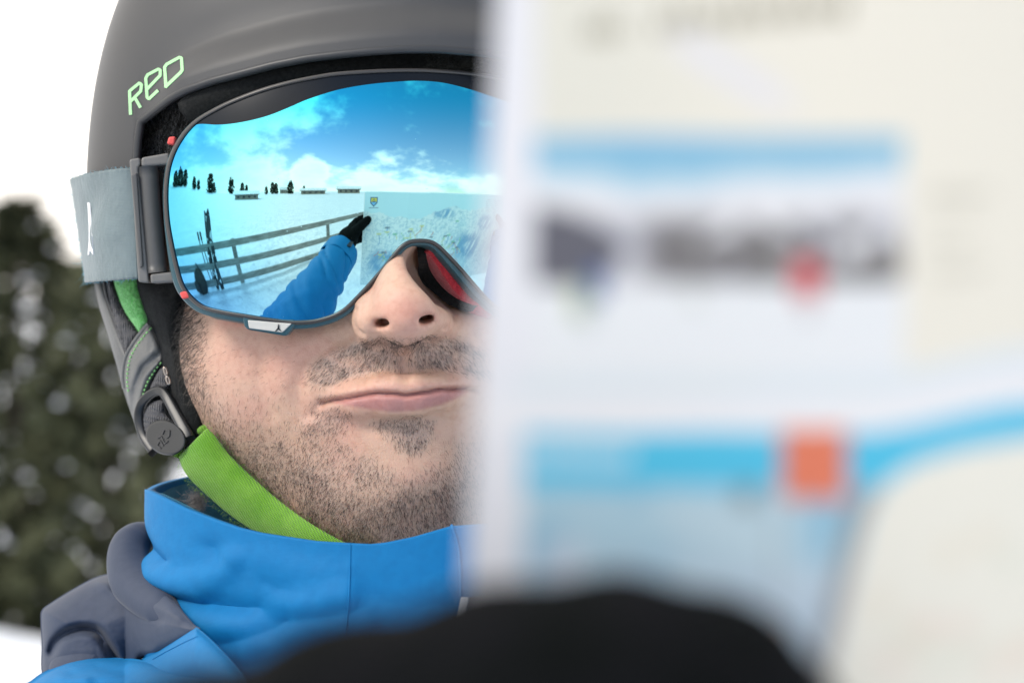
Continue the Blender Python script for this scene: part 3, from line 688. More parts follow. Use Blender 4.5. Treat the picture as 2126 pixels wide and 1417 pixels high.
MB().add(*ringband([1.5+4.2*np.cos(a) for a in ang], [-.1+.75*np.sin(a)+0*ring[:, 0] for a in ang])).link('lens_rim', M_rim, goggles)
lm = sm(-ring[:, 0], -470, -375)+sm(-ring[:, 1], -330, -230)*0; lm = np.clip(lm, 0, 1)
rn = sm(ring[:, 0], 878, 912)*sm(-ring[:, 0], -1015, -985)*sm(ring[:, 1], 470, 500)
fo = 6+8.5*botw+3*nosew; topn = sm(-ring[:, 1], -300, -200)
fr = MB().add(*ringband([4, fo-2, fo, fo-30*lm, fo-3-30*lm, 2-30*lm], [.6, .6, 1.4, 17+0*fo, 17, 17])).link('frame', M_teal, goggles)
autosm(fr, 50)
bias = 7*np.exp(-((ring[:, 0]-690)/45)**2)*sm(ring[:, 1], 600, 650)
foam = MB().add(*ringband([-6-34*lm, fo-5+bias+5*rn-34*lm, fo-5+bias+7*rn-44*lm, -6-44*lm], [16.5, 16.5, 25, 25])).link('face_foam', M_red, goggles)
MB().add(*ringband([-8-44*lm, fo-8+11*rn-44*lm, fo-10+22*rn-54*lm, -8-54*lm], [24.8, 24.8, 33, 33])).link('face_foam', M_pad, goggles)
def foam_wall(cA, cB, zA, zB, m):
    A2, B2 = cr(np.array(cA, float), 40), cr(np.array(cB, float), 40); t = np.linspace(0, 1, 9)
    q2 = A2[:, None]*(1-t)[None, :, None]+B2[:, None]*t[None, :, None]; s_ = np.linspace(0, 1, 40)[:, None]
    z = zA(A2)[:, None]*(1-t)+zB(B2)[:, None]*t+2.2*np.sin(np.pi*t)[None]
    z = np.apply_along_axis(lambda c_: np.convolve(np.pad(c_, 4, 'edge'), np.ones(9)/9, 'valid'), 0, z)
    o = mk('face_foam', P(q2[..., 0], q2[..., 1], z).reshape(-1, 3), gridF(40, 9), m, goggles); md = o.modifiers.new('thick', 'SOLIDIFY'); md.thickness = .004; md.offset = -1 if False else 1; return o
cA = [(866, 508), (879, 548), (898, 592), (925, 628), (962, 644), (992, 650)]; cB = [(884, 506), (903, 545), (930, 588), (960, 620), (990, 640), (1010, 648)]; cC = [(905, 506), (933, 545), (958, 582), (984, 612), (1006, 632), (1022, 642)]
skinz = lambda q: np.array([hit(body_tree, x, y, 1.8, 0)[2] for x, y in q]); lensz = lambda d: (lambda q: LENS.at(q[:, 0]+12, q[:, 1])[:, 2]-d)
zmid = lambda q: np.minimum(np.array([hit(body_tree, x, y, 2.5, 0)[2] for x, y in q])+1, lensz(14)(q))
foam_wall(cA, cB, skinz, zmid, M_pad); foam_wall(cB, cC, zmid, lensz(9), M_red)
# brow padding between the goggles and the brim
q = [(408, 232), (440, 208), (500, 180), (600, 152), (700, 134), (800, 126), (900, 125), (1000, 132), (1100, 150), (1200, 190), (1260, 240)]
bp = cr(np.array(q, float), 120); MB().add(*tubeVF(LENS.at(bp[:, 0], bp[:, 1], 0., 17+0*bp[:, 0]), 6.5, 12)).link('brow_foam', M_pad, goggles)
# badge tab under the lens
zt = float(LENS.at(np.array(550.), np.array(664.))[2])
zl = lambda pp, d=0.: LENS.at(np.array([a[0] for a in pp], float), np.array([a[1] for a in pp], float))[:, 2]+d
tabp = [(503, 655), (507, 677), (514, 684), (590, 697), (598, 694), (615, 672), (612, 664), (560, 662)]
o = MB().add(*prismVF(tabp, zl(tabp, .6), 8)).link('badge_tab', M_teal, goggles, smooth=False); bv(o, .0006, 3)
plp = [(514, 664), (606, 671), (586, 690), (517, 681)]
plate = MB().add(*prismVF(plp, zl(plp, 1.0), 1.2)).link('badge', M_cream, goggles, smooth=False); bv(plate, .0003, 2)
def mark(pts_list, zoff, m, parent, name='emblem'):
    b = MB()
    for pp in pts_list: b.add(*prismVF(pp, zl(pp, zoff), .25))
    return b.link(name, m, parent, smooth=False)
mark([[(577.5, 673), (579, 673), (580, 682), (586, 689), (578, 684), (573, 688), (571, 687), (576, 681)]], 1.15, M_black, plate)
# coral release tabs
for pp in ([(350, 284), (364, 283), (362, 301), (346, 299)], [(372, 607), (388, 603), (394, 617), (378, 621)]):
    o = MB().add(*prismVF(pp, float(LENS.at(np.array(370.), np.array(450.))[2])-3, 4)).link('release_tab', M_coral, goggles, smooth=False); bv(o, .0006, 3)
# outrigger arms and strap clip
zc = 2.0
def solid(name, polys, m, bevel=.0008):
    b = MB()
    for pp, z, dp in polys: b.add(*prismVF(pp, z, dp))
    o = b.link(name, m, goggles, smooth=False); bv(o, bevel, 3); return o
solid('outrigger_arm', [([(293, 327), (350, 317), (356, 341), (293, 346)], zc-2, 9)], M_grey)
solid('outrigger_arm', [([(311, 569), (364, 563), (377, 584), (313, 588)], zc-2, 9)], M_grey)
solid('strap_clip', [([(268, 331), (290, 327), (292, 342), (286, 348), (306, 560), (309, 587), (287, 585), (285, 560), (276, 420)], zc-3, 9)], M_grey)
solid('strap_clip', [([(272, 362), (284, 358), (297, 552), (290, 557), (288, 540)], zc-1.6, 3)], M_dgrey, .0005)
cyl = np.array([(306, 346), (314, 450), (325, 566)], float); cc_ = cr(cyl, 12)
MB().add(*tubeVF(P(cc_[:, 0], cc_[:, 1], zc-6), 3.6, 20)).link('clip_bar', M_dgrey, goggles)
solid('clip_bar', [([(318, 350), (330, 350), (346, 560), (336, 565)], zc-8, 8)], M_black)
# strap
su = np.linspace(0, 1, 60); svv = np.linspace(0, 1, 40)
def strap_pt(u, v, off=0.):
    """u from the clip round the helmet side, v from the top edge down."""
    ph = u*2.2
    xl_ = 279-119*np.sin(np.minimum(ph, np.pi/2))*np.where(ph < 1.57, 1, 1)
    z = -4-62*(1-np.cos(np.minimum(ph, 3.)))
    x = np.where(ph < np.pi/2, xl_, 160+6*(ph-np.pi/2))
    t = np.clip(np.sin(np.minimum(ph, np.pi/2)), 0, 1)
    lean = 31*t*v+9*(1-t)*v; bk = sm(ph, 1.6, 2.0)
    yt = 349+23*t**2.2; yb = 578+8*t
    y = yt*(1-v)+yb*v+3*np.sin(v*np.pi)*0
    wr = 1.5*np.exp(-((u-.28)/.14)**2-((v-.55)/.18)**2)-1.7*np.exp(-((u-.42-.25*(v-.5))/.09)**2)*np.exp(-((v-.3)/.22)**2)
    edge = .35*np.sin(u*150)*(np.exp(-(v/.07)**2)+np.exp(-((1-v)/.07)**2))
    n = np.stack([-np.sin(np.minimum(ph, 1.57)), 0*ph, np.cos(np.minimum(ph, 1.57))], -1); wr = wr+1.6*sm(u, .15, .4)
    pf_ = P(x+lean, y, z)+n*(wr+edge+off)[..., None]; yb_ = pf_[..., 1]; a_ = -1.58-(ph-1.57)*1.9
    return pf_*(1-bk)[..., None]+shell_pt(a_, yb_, 3.0)*bk[..., None]
U, Vv = np.meshgrid(su, svv, indexing='ij')
strap = mk('strap', strap_pt(U, Vv).reshape(-1, 3), gridF(60, 40, flip=True), M_strap, goggles)
md = strap.modifiers.new('thick', 'SOLIDIFY'); md.thickness = .0016; md.offset = 0
strap_tree = bvh(strap)
b = MB()
lg = [(183, 420), (187, 421), (190, 455), (192, 490), (193, 505), (195, 529), (191, 523), (188, 519), (186, 529), (183.5, 529), (186, 500), (186, 470)]
fv = [hit(strap_tree, x, y, .3) for x, y in lg]; bb = [hit(strap_tree, x, y, -.1) for x, y in lg]; n = len(lg)
b.add(np.array(fv+bb), [tuple(range(n))]+[(i, n+i, n+(i+1) % n, (i+1) % n) for i in range(n)]).link('emblem', M_white, strap, smooth=False)
# frayed threads along the strap's edges
nf = 520; r = np.random.default_rng(3)
vv = r.random(nf); uu = np.full(nf, .714)+r.normal(0, .01, nf); root = strap_pt(uu, vv)
e2 = nf//2; uu2 = r.random(e2)*.72; v2 = np.where(r.random(e2) < .5, 0., 1.); root = np.concatenate([root, strap_pt(uu2, v2)])
dirs = np.concatenate([np.stack([-np.abs(r.normal(.8, .4, nf)), r.normal(-.3, .6, nf), r.normal(0, .4, nf)], -1), np.stack([r.normal(0, .5, e2), np.where(v2 < .5, 1, -1)*np.abs(r.normal(.6, .3, e2)), r.normal(.1, .4, e2)], -1)])
ln = np.concatenate([r.uniform(.3, 1.6, nf)*(1+2.2*(r.random(nf) < .10)), r.uniform(.2, .9, e2)])[:, None]
mid = root+dirs*ln*.5+r.normal(0, .25, root.shape); tip = root+dirs*ln+r.normal(0, .5, root.shape)
Vh, Fh = strandVF(root, mid, tip, np.full(len(root), .07)); fo_ = mk('fringe', Vh, Fh, M_thread, strap, kind='stuff')

# ------------------------------------------------------------------ ear flap of the helmet (parts of the helmet)
def dep(px, py): return -52+.20*(np.asarray(px)-300)+0*np.asarray(py)
o = MB().add(*blobVF([(262, 560), (330, 560), (392, 575), (396, 640), (402, 720), (420, 800), (432, 870), (424, 930), (380, 950), (345, 900), (325, 800), (300, 700), (275, 640)], lambda x, y: dep(x, y)-14, 20, 22, 160, disp=lambda x, y: 1.6*(fbm(x/16, y/16, 61)-.5))).link('ear_padding', M_pad, helmet)
outer = [(196, 578), (215, 578), (222, 610), (238, 660), (262, 722), (280, 748), (275, 800), (285, 860), (305, 905), (318, 940), (304, 925), (280, 872), (262, 830), (240, 752), (214, 665), (200, 618)]
MB().add(*blobVF(outer, lambda x, y: dep(x, y)-6, 5, 14, 150)).link('ear_shell', M_leather, helmet)
inner = [(214, 575), (300, 575), (318, 650), (330, 720), (350, 800), (330, 860), (300, 850), (268, 760), (240, 690), (222, 630)]
MB().add(*blobVF(inner, lambda x, y: dep(x, y)-14, 8, 14, 130)).link('ear_lining', M_fluff, helmet)
pip = cr(np.array([(217, 578), (222, 612), (236, 655), (258, 712), (274, 744)], float), 50)
MB().add(*tubeVF(P(pip[:, 0], pip[:, 1], dep(pip[:, 0], 0)-1), .75, 8)).link('piping', M_trim, helmet)
band = [(218, 576), (232, 576), (238, 600), (254, 640), (276, 675), (288, 694), (262, 742), (258, 735), (240, 685), (226, 630)]
rb = MB().add(*blobVF(band, lambda x, y: dep(x, y)-3, 4.5, 14, 130, disp=lambda x, y: .35*np.sin((y*.9+x*.35)/2.2))).link('ribbed_band', M_rib, helmet)
sl = cr(np.array([(231, 576), (240, 606), (258, 645), (282, 684)], float), 50)
MB().add(*tubeVF(P(sl[:, 0], sl[:, 1], dep(sl[:, 0], 0)-1), 1.0, 8)).link('piping', M_pad, helmet)
flc = [(236, 572), (283, 572), (290, 600), (302, 640), (309, 668), (291, 690), (287, 688), (262, 655), (246, 620)]
fle = MB().add(*blobVF(flc, lambda x, y: dep(x, y)-2, 6.5, 14, 130, disp=lambda x, y: .7*(fbm(x/7, y/7, 71)-.5))).link('green_fleece', M_green, helmet)
ft = bvh(fle); nfz = 900; fx = r.uniform(236, 309, nfz*2); fy = r.uniform(578, 690, nfz*2); ok = sdpoly(flc, fx, fy) > 1; fx, fy = fx[ok], fy[ok]
rt = np.array([hit(ft, a, b_, 0) for a, b_ in zip(fx, fy)]); dv = np.stack([r.normal(.1, .5, len(fx)), r.normal(-.1, .5, len(fx)), .5+0*fx], -1)*r.uniform(.3, .9, (len(fx), 1))
Vh, Fh = strandVF(rt, rt+dv*.6, rt+dv+r.normal(0, .2, rt.shape), np.full(len(rt), .06)); mk('fleece_pile', Vh, Fh, M_green, fle, kind='stuff')
fold = [(309, 672), (322, 692), (332, 720), (336, 748), (318, 785), (304, 830), (296, 880), (290, 905), (276, 870), (262, 825), (256, 780), (262, 742), (276, 715), (294, 690)]
def fold_d(x, y):
    a = np.exp(-(dline([(334, 735), (300, 760), (282, 800), (276, 850)], x, y)/9)**2); b_ = np.exp(-(dline([(330, 760), (305, 790), (292, 840), (288, 880)], x, y)/7)**2); c_ = np.exp(-(dline([(310, 735), (285, 760), (268, 810)], x, y)/8)**2)
    return -1.9*a-1.2*b_*0+1.0*c_+1.1*np.exp(-(dline([(325, 755), (298, 785), (285, 840)], x, y)/6)**2)
fl = MB().add(*blobVF(fold, lambda x, y: dep(x, y)+1, 6.5, 26, 200, disp=fold_d)).link('leather_fold', M_leather, helmet)
flt = bvh(fl)
pe = cr(np.array([(309, 671), (293, 690), (276, 714), (262, 741), (256, 780), (258, 806)], float), 60)
MB().add(*tubeVF(P(pe[:, 0], pe[:, 1], dep(pe[:, 0], 0)+2.2), .8, 8)).link('piping', M_leather, helmet)
def dashes(tree, pts, n, m, parent, wid=.32, off=.22, duty=.62, dz=0.):
    q = cr(np.array(pts, float), n*8)
    for i in range(n):
        s = q[i*8:i*8+max(2, int(8*duty)+1)]; p3 = np.array([hit(tree, x, y, off, dz) for x, y in s]); MB_ = MB().add(*tubeVF(p3, wid, 5)); MB_.link('stitch', m, parent)
dashes(flt, [(313, 682), (298, 700), (282, 722), (270, 748), (265, 785), (268, 815)], 17, M_stitch, fl)
dashes(flt, [(333, 752), (318, 772), (303, 800), (294, 830), (290, 858)], 13, M_stitch, fl)
# buckle: loop, webbing, disc
loop = cr(np.array([(318, 938), (298, 905), (288, 868), (294, 838), (312, 818), (332, 811), (345, 822), (362, 852), (384, 893), (392, 912)], float), 70)
wd_ = np.interp(np.linspace(0, 1, 70), [0, .3, .55, .7, 1], [2.2, 2.6, 2.4, 2.8, 3.4])
MB().add(*tubeVF(P(loop[:, 0], loop[:, 1], dep(loop[:, 0], 0)+8), wd_*.62, 4, up=(0, 0, 1), prof=[(-1, -1.3), (1, -1.3), (1.05, .6), (.7, 1), (-.7, 1), (-1.05, .6)])).link('buckle_loop', M_black, helmet, bevel=.0004)
web = [(296, 868), (308, 842), (330, 830), (340, 836), (342, 856), (352, 870), (362, 878), (340, 884), (318, 896), (306, 915), (298, 895)]
MB().add(*blobVF(web, lambda x, y: dep(x, y)+6, 4, 14, 110, disp=lambda x, y: .5*np.sin((y*.95-x*.25)/1.55))).link('webbing', M_rib, helmet)
web2 = [(312, 806), (318, 790), (334, 764), (346, 776), (350, 800), (342, 812), (326, 806)]
MB().add(*blobVF(web2, lambda x, y: dep(x, y)+4, 3, 12, 90, disp=lambda x, y: .5*np.sin((y*.95-x*.25)/1.55))).link('webbing', M_rib, helmet)
aa = np.linspace(0, 2*np.pi, 48, endpoint=False); t0 = R(28)
ex_, ey_ = 43*np.cos(aa), 35*np.sin(aa); disc = np.stack([343+ex_*math.cos(t0)-ey_*math.sin(t0), 908+ex_*math.sin(t0)+ey_*math.cos(t0)], -1)
zd = lambda x, y: dep(x, y)+13+.03*(np.asarray(y)-908)
dd = MB().add(*prismVF(disc, zd(disc[:, 0], disc[:, 1]), 5)).link('buckle_disc', M_black, helmet, smooth=False); bv(dd, .0009, 3)
ddt = bvh(dd)
def zb2(pts): return [(220+x/6.442, 740+y/6.442) for x, y in pts]
decal('letter', [zb2([(735, 1225), (690, 1185), (725, 1120), (770, 1190)])], 2.0, ddt, M_trim, dd, off=.3)
decal('letter', [zb2([(700, 1090), (740, 1060), (790, 1165), (830, 1130)])], 2.0, ddt, M_trim, dd, off=.3)
decal('letter', [zb2([(760, 1035), (785, 975), (855, 985), (850, 1060), (815, 1090)])], 2.0, ddt, M_trim, dd, off=.3)
# zip chain
for cpt, a_, b_ in (((343.5, 770), 2.6, 8), ((349, 789), 3.0, 8)):
    t = np.linspace(0, 2*np.pi, 24, endpoint=False); pp = np.stack([cpt[0]+a_*np.cos(t)+.25*b_*np.sin(t), cpt[1]+b_*np.sin(t)], -1)
    MB().add(*tubeVF(P(pp[:, 0], pp[:, 1], dep(345, 0)+12), .42, 8, closed=True)).link('zip_link', M_metal, helmet)
# lime chin strap
inn = cr(np.array([(431, 883), (452, 905), (480, 942), (530, 990), (590, 1042), (655, 1088), (730, 1128), (790, 1140)], float), 60)
outp = cr(np.array([(367, 946), (374, 972), (392, 998), (428, 1032), (470, 1068), (530, 1108), (620, 1150), (760, 1180)], float), 60)
rows = 14; CV = np.zeros((60, rows, 3)); 
for i in range(60):
    zi = hit(body_tree, inn[i, 0]+5, inn[i, 1]+1, 0, -40)[2]; zi = max(zi, -46.)
    for j in range(rows):
        t = j/(rows-1); q2 = inn[i]*(1-t)+outp[i]*t; bul = 6.*math.sin(math.pi*min(1, t*.96+.02))**.6
        z = zi+1.6-8*t+bul; dz_ = hit(body_tree, q2[0], q2[1], 0, -400)[2]; z = max(z, dz_+1.2)
        CV[i, j] = P(q2[0], q2[1], z+.5*(fbm(np.array([i*.25]), np.array([j*.5]), 5)[0]-.5))
k3 = np.array([.25, .5, .25])
for _ in range(4): CV[1:-1, :, 2] = .25*CV[:-2, :, 2]+.5*CV[1:-1, :, 2]+.25*CV[2:, :, 2]
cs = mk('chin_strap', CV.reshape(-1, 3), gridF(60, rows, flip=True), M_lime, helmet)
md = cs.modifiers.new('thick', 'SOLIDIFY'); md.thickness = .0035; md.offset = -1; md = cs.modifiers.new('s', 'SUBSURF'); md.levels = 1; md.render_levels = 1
ei = r.integers(0, 60, 900); ej = np.where(r.random(900) < .5, 0, rows-1); rt = CV[ei, ej]+r.normal(0, .5, (900, 3)); dv = r.normal(0, .5, (900, 3))+np.stack([np.where(ej == 0, .6, -.6), np.where(ej == 0, .5, -.5), .2+0*ej], -1); dv *= r.uniform(.3, .9, (900, 1))
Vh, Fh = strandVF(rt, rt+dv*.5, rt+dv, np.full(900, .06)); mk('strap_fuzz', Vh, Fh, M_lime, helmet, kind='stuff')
hem = cr(np.array([(436, 884), (402, 903), (377, 930), (369, 950)], float), 24)
hz = np.array([hit(bvh(cs), x+3, y+5, 0, -40)[2] for x, y in hem])
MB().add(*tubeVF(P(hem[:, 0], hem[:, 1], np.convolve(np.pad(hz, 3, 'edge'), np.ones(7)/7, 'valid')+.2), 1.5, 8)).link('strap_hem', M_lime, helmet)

# ------------------------------------------------------------------ jacket
cfx = [(296, 1018), (302, 1012), (318, 1016), (355, 1034), (393, 1053), (452, 1076), (503, 1094), (548, 1105), (600, 1113), (661, 1122), (728, 1126), (771, 1128), (801, 1125), (859, 1113), (935, 1091), (975, 1088), (1080, 1082), (1200, 1060), (1320, 1030), (1400, 1010)]
cfx = np.array(cfx, float)
JC = np.array([-31., 0., -42.]); JA, JB = 95., 78.
jp = np.concatenate([np.linspace(-np.pi, -1.8, 30, endpoint=False), np.linspace(-1.8, 1.8, 420), np.linspace(1.8, np.pi, 31)[1:]])
def jr(phi, y, gx=0.):
    return np.stack([JC[0]+(JA+gx)*np.sin(phi), y+0*phi, JC[2]+(np.where(np.cos(phi) > 0, JB, 70)+gx)*np.cos(phi)], -1)
ytop = np.zeros(len(jp))
for _ in range(12):
    x, y = PX(jr(jp, ytop)); ytop = ytop+(y-np.interp(x, cfx[:, 0], cfx[:, 1]))*(D-jr(jp, ytop)[:, 2])/D/K
ytop = np.where(np.abs(jp) > 1.57, np.interp(np.abs(jp), [1.57, np.pi], [ytop[np.argmin(np.abs(jp+1.57))], -42.]), ytop)
NJ = 250; tj = np.linspace(0, 1, NJ)
JV = np.zeros((len(jp), NJ, 3))
for j, t in enumerate(tj):
    y = ytop+(-230-ytop)*t; dd_ = ytop-y
    left = sm(-jp, .2, 1.2)*(jp < 0)
    g = (34*sm(dd_, 36, 120)+60*sm(dd_, 90, 200))*(1-.86*sm(-jp, .35, 1.1)*(jp < 0))
    JV[:, j] = jr(jp, y, g)
jx, jy = PX(JV); Nn = nrm(np.stack([np.sin(jp), 0*jp, np.cos(jp)], -1))[:, None]
def dent(pts, wd, a): return a*np.exp(-(dline(pts, jx, jy)/wd)**2)
fd = dent([(312, 1180), (370, 1205), (440, 1205), (478, 1180), (492, 1160)], 24, 2.4)+dent([(300, 1110), (320, 1145), (340, 1165)], 16, -3.0)+dent([(450, 1135), (466, 1165)], 24, -1.6)
fd += dent([(330, 1225), (400, 1245), (520, 1268), (600, 1275)], 26, -2.3)+dent([(330, 1200), (420, 1228)], 14, 1.6)
fd += dent([(420, 1300), (520, 1295), (640, 1250), (720, 1240)], 30, 2.8)+dent([(560, 1290), (575, 1310)], 30, -1.6)+dent([(520, 1350), (640, 1310), (760, 1290)], 26, 2.2)
fd += dent([(560, 1160), (640, 1190), (700, 1200)], 40, 1.2)+.9*(fbm(jx/140, jy/90, 91)-.5)+.3*(fbm(jx/40, jy/34, 95)-.5)
fd += dent([(734, 1128), (731, 1200), (727, 1270), (719, 1330)], 9, .35)
fd += dent(cr(np.array([(345, 1232), (400, 1252), (470, 1262), (540, 1258)], float), 24), 15, -.6)+dent(cr(np.array([(560, 1205), (610, 1228), (660, 1236)], float), 20), 16, -.4)+dent(cr(np.array([(470, 1330), (540, 1318), (600, 1290)], float), 20), 16, -.5)+dent(cr(np.array([(760, 1230), (830, 1252), (930, 1250)], float), 20), 18, -.4)+dent(cr(np.array([(322, 1150), (352, 1176), (400, 1186)], float), 20), 16, -.4)
fd = fd*sm(tj, .0, .06)[None]
JV = JV+Nn*fd[..., None]
jacket = mk('jacket', JV.reshape(-1, 3), gridF(len(jp), NJ), M_blue, person)
md = jacket.modifiers.new('thick', 'SOLIDIFY'); md.thickness = .0024; md.offset = -1; md.use_rim = True
jt = bvh(jacket)
lv = JV[:, :88].copy(); cxz = np.array([JC[0], 0, JC[2]]); dirn = lv-cxz; dirn[..., 1] = 0; lv = lv-nrm(dirn)*3.2; lv[:, :, 1] -= 1.2
mk('collar_lining', lv.reshape(-1, 3), gridF(len(jp), 88, flip=True), M_inner, jacket)
sq = cr(np.array([(726, 1127), (725, 1180), (723, 1230), (720, 1275), (712, 1330), (690, 1400)], float), 60)
MB().add(*tubeVF(np.array([hit(jt, x+1.5, y, .05) for x, y in sq]), .32, 6)).link('seam', M_blue, jacket)
# chest overlap edge right of the seam, pale zip tape below the collar
sq = cr(np.array([(938, 1091), (950, 1130), (955, 1180), (956, 1236)], float), 40)
MB().add(*tubeVF(np.array([hit(jt, x, y, .1) for x, y in sq]), .55, 6)).link('seam', M_blue, jacket)
zp = [(957, 1238), (972, 1238), (966, 1270), (950, 1290), (946, 1286)]
zv = [hit(jt, x, y, .5) for x, y in zp]+[hit(jt, x, y, -.2) for x, y in zp]
MB().add(np.array(zv), [(4, 3, 2, 1, 0)]+[(i, 5+i, 5+(i+1) % 5, (i+1) % 5) for i in range(5)]).link('zip_tape', M_white, jacket, smooth=False)
zp = [(974, 1238), (1030, 1238), (1030, 1300), (960, 1300), (968, 1270)]
zv = [hit(jt, x, y, .4) for x, y in zp]+[hit(jt, x, y, -.2) for x, y in zp]
MB().add(np.array(zv), [(4, 3, 2, 1, 0)]+[(i, 5+i, 5+(i+1) % 5, (i+1) % 5) for i in range(5)]).link('zip_flap', M_slate, jacket, smooth=False)
# slate shoulder and hood roll
hz_ = lambda x, y: -56+np.maximum(0, .05*(np.asarray(x)-200))+.50*np.maximum(0, np.asarray(x)-260)+.03*(np.asarray(y)-1250)
sh = [(84, 1290), (86, 1266), (105, 1250), (150, 1222), (200, 1196), (250, 1186), (300, 1190), (345, 1230), (400, 1292), (412, 1310), (330, 1352), (292, 1372), (296, 1460), (120, 1460), (88, 1400), (86, 1340)]
def shd(x, y):
    arc = cr(np.array([(104, 1352), (118, 1328), (142, 1311), (172, 1304), (202, 1311), (222, 1338), (244, 1374)], float), 50)
    return 3.5*np.exp(-(dline([(205, 1205), (255, 1235), (330, 1265), (372, 1280)], x, y)/13)**2)-3.2*np.exp(-(dline([(240, 1220), (285, 1255), (330, 1285)], x, y)/12)**2)+2.*(fbm(x/60, y/50, 15)-.5)-7*np.exp(-(dline(arc, x, y)/10)**2)
MB().add(*blobVF(sh, hz_, 27, 70, 340, .5, disp=shd)).link('shoulder_panel', M_slate, jacket)
roll = cr(np.array([(322, 1110), (285, 1118), (266, 1150), (272, 1200), (300, 1236), (342, 1268), (384, 1298)], float), 60)
rr = np.interp(np.linspace(0, 1, 60), [0, .2, .5, .8, 1], [4, 7., 7.8, 6., 1.5])
Vt, Ft = tubeVF(P(roll[:, 0], roll[:, 1], np.interp(np.linspace(0, 1, 60), [0, .5, 1], [-58, -26, 14])), rr, 24)
tw = np.arange(24)[None]*.26+np.arange(60)[:, None]*.05; cen = np.repeat(P(roll[:, 0], roll[:, 1], 0)[:, None], 24, 1)
MB().add(Vt, Ft).link('hood_roll', M_slate, jacket)
blk = [(235, 1330), (215, 1316), (180, 1312), (140, 1326), (112, 1352), (96, 1390), (110, 1440), (240, 1440), (250, 1380)]
MB().add(*blobVF(blk, lambda x, y: hz_(x, y)+8, 20, 24, 160, disp=lambda x, y: 1.2*(fbm(x/40, y/40, 19)-.5))).link('sleeve_fold', M_slate, jacket)
pan = [(286, 1376), (330, 1350), (372, 1322), (402, 1303), (414, 1305), (452, 1340), (486, 1376), (520, 1420), (540, 1470), (380, 1470), (280, 1440)]
pn = MB().add(*blobVF(pan, lambda x, y: hz_(x, y)+6, 34, 30, 200, disp=lambda x, y: 1.4*(fbm(x/60, y/40, 29)-.5)+2*np.exp(-(dline([(300, 1400), (400, 1375), (480, 1400)], x, y)/18)**2))).link('yoke_panel', M_blue, jacket)
pt_ = bvh(pn); dashes(pt_, [(318, 1368), (350, 1350), (385, 1332), (412, 1320)], 22, M_blue, pn, .22, .12)
slv = [(30, 1440), (64, 1412), (90, 1394), (140, 1372), (190, 1362), (240, 1363), (290, 1368), (360, 1384), (440, 1398), (500, 1420), (560, 1500), (300, 1560), (60, 1540)]
MB().add(*blobVF(slv, lambda x, y: hz_(x, y)+14, 52, 34, 220, disp=lambda x, y: 2.5*(fbm(x/80, y/36, 39)-.5)-3*np.exp(-(dline([(150, 1400), (200, 1385), (260, 1395)], x, y)/9)**2)+2*np.exp(-(dline([(40, 1425), (110, 1405), (180, 1410)], x, y)/10)**2))).link('sleeve_cap', M_blue, jacket)
# tuft of grey lining wool at the neck
nw = 420; cxw, cyw = r.normal(412, 9, nw), r.normal(1045, 9, nw); rt = P(cxw, cyw, -46+0*cxw); dv = np.stack([r.normal(-.6, .8, nw), r.normal(.5, .8, nw), r.normal(.2, .6, nw)], -1)*r.uniform(1., 3.5, (nw, 1))
Vh, Fh = strandVF(rt, rt+dv*.5+r.normal(0, .5, rt.shape), rt+dv, np.full(nw, .07)); mk('lining_wool', Vh, Fh, M_fur, jacket, kind='stuff')

# sleeve of the raised arm, reaching to the map
def arm(mirror):
    pts = np.array([(-135, -215, -40), (-190, -228, 60), (-200, -220, 170), (-178, -200, 270), (-140, -172, 380), (-104, -146, 480), (-84, -132, 528)], float)
    if mirror: pts = np.array([(100, -175, -75), (230, -215, 60), (350, -225, 170), (450, -200, 260), (560, -165, 350), (630, -140, 410), (655, -130, 430)], float)
    pa = cr(pts, 110); s = np.linspace(0, 1, 110)
    rad = np.interp(s, [0, .25, .5, .75, .93, .96, 1], [52, 66, 67, 60, 54, 55, 52])
    V, F = tubeVF(pa, rad, 48, up=(0, 1, 0), cap=False); V = V.reshape(110, 48, 3); th = np.arange(48)/48*2*np.pi
    wv = np.zeros((110, 48)); rr_ = np.random.default_rng(12)
    for i in range(34):
        s0 = rr_.uniform(.15, .90); t0_ = rr_.uniform(0, 6.28); sl_ = rr_.choice([-1, 1])*rr_.uniform(.05, .16); a_ = rr_.uniform(4., 11.)*rr_.choice([-1, 1]); dth = (th[None]-t0_+np.pi) % (2*np.pi)-np.pi
        wv += a_*np.exp(-((s[:, None]-s0-sl_*dth)/.026)**2)*np.exp(-(dth/1.0)**2)
    u_ = s[:, None]*15+1.6*np.cos(th)[None]; v_ = 1.5*np.sin(th)[None]+3+0*u_; rn_ = (1-np.abs(2*fbm(u_, v_, 61+mirror, 2)-1))**3; wv = wv*.6-9*rn_*sm(s, .05, .2)[:, None]*sm(-s, -.93, -.86)[:, None]
    V = V+nrm(V-pa[:, None])*wv[..., None]; return V.reshape(-1, 3), F, pa
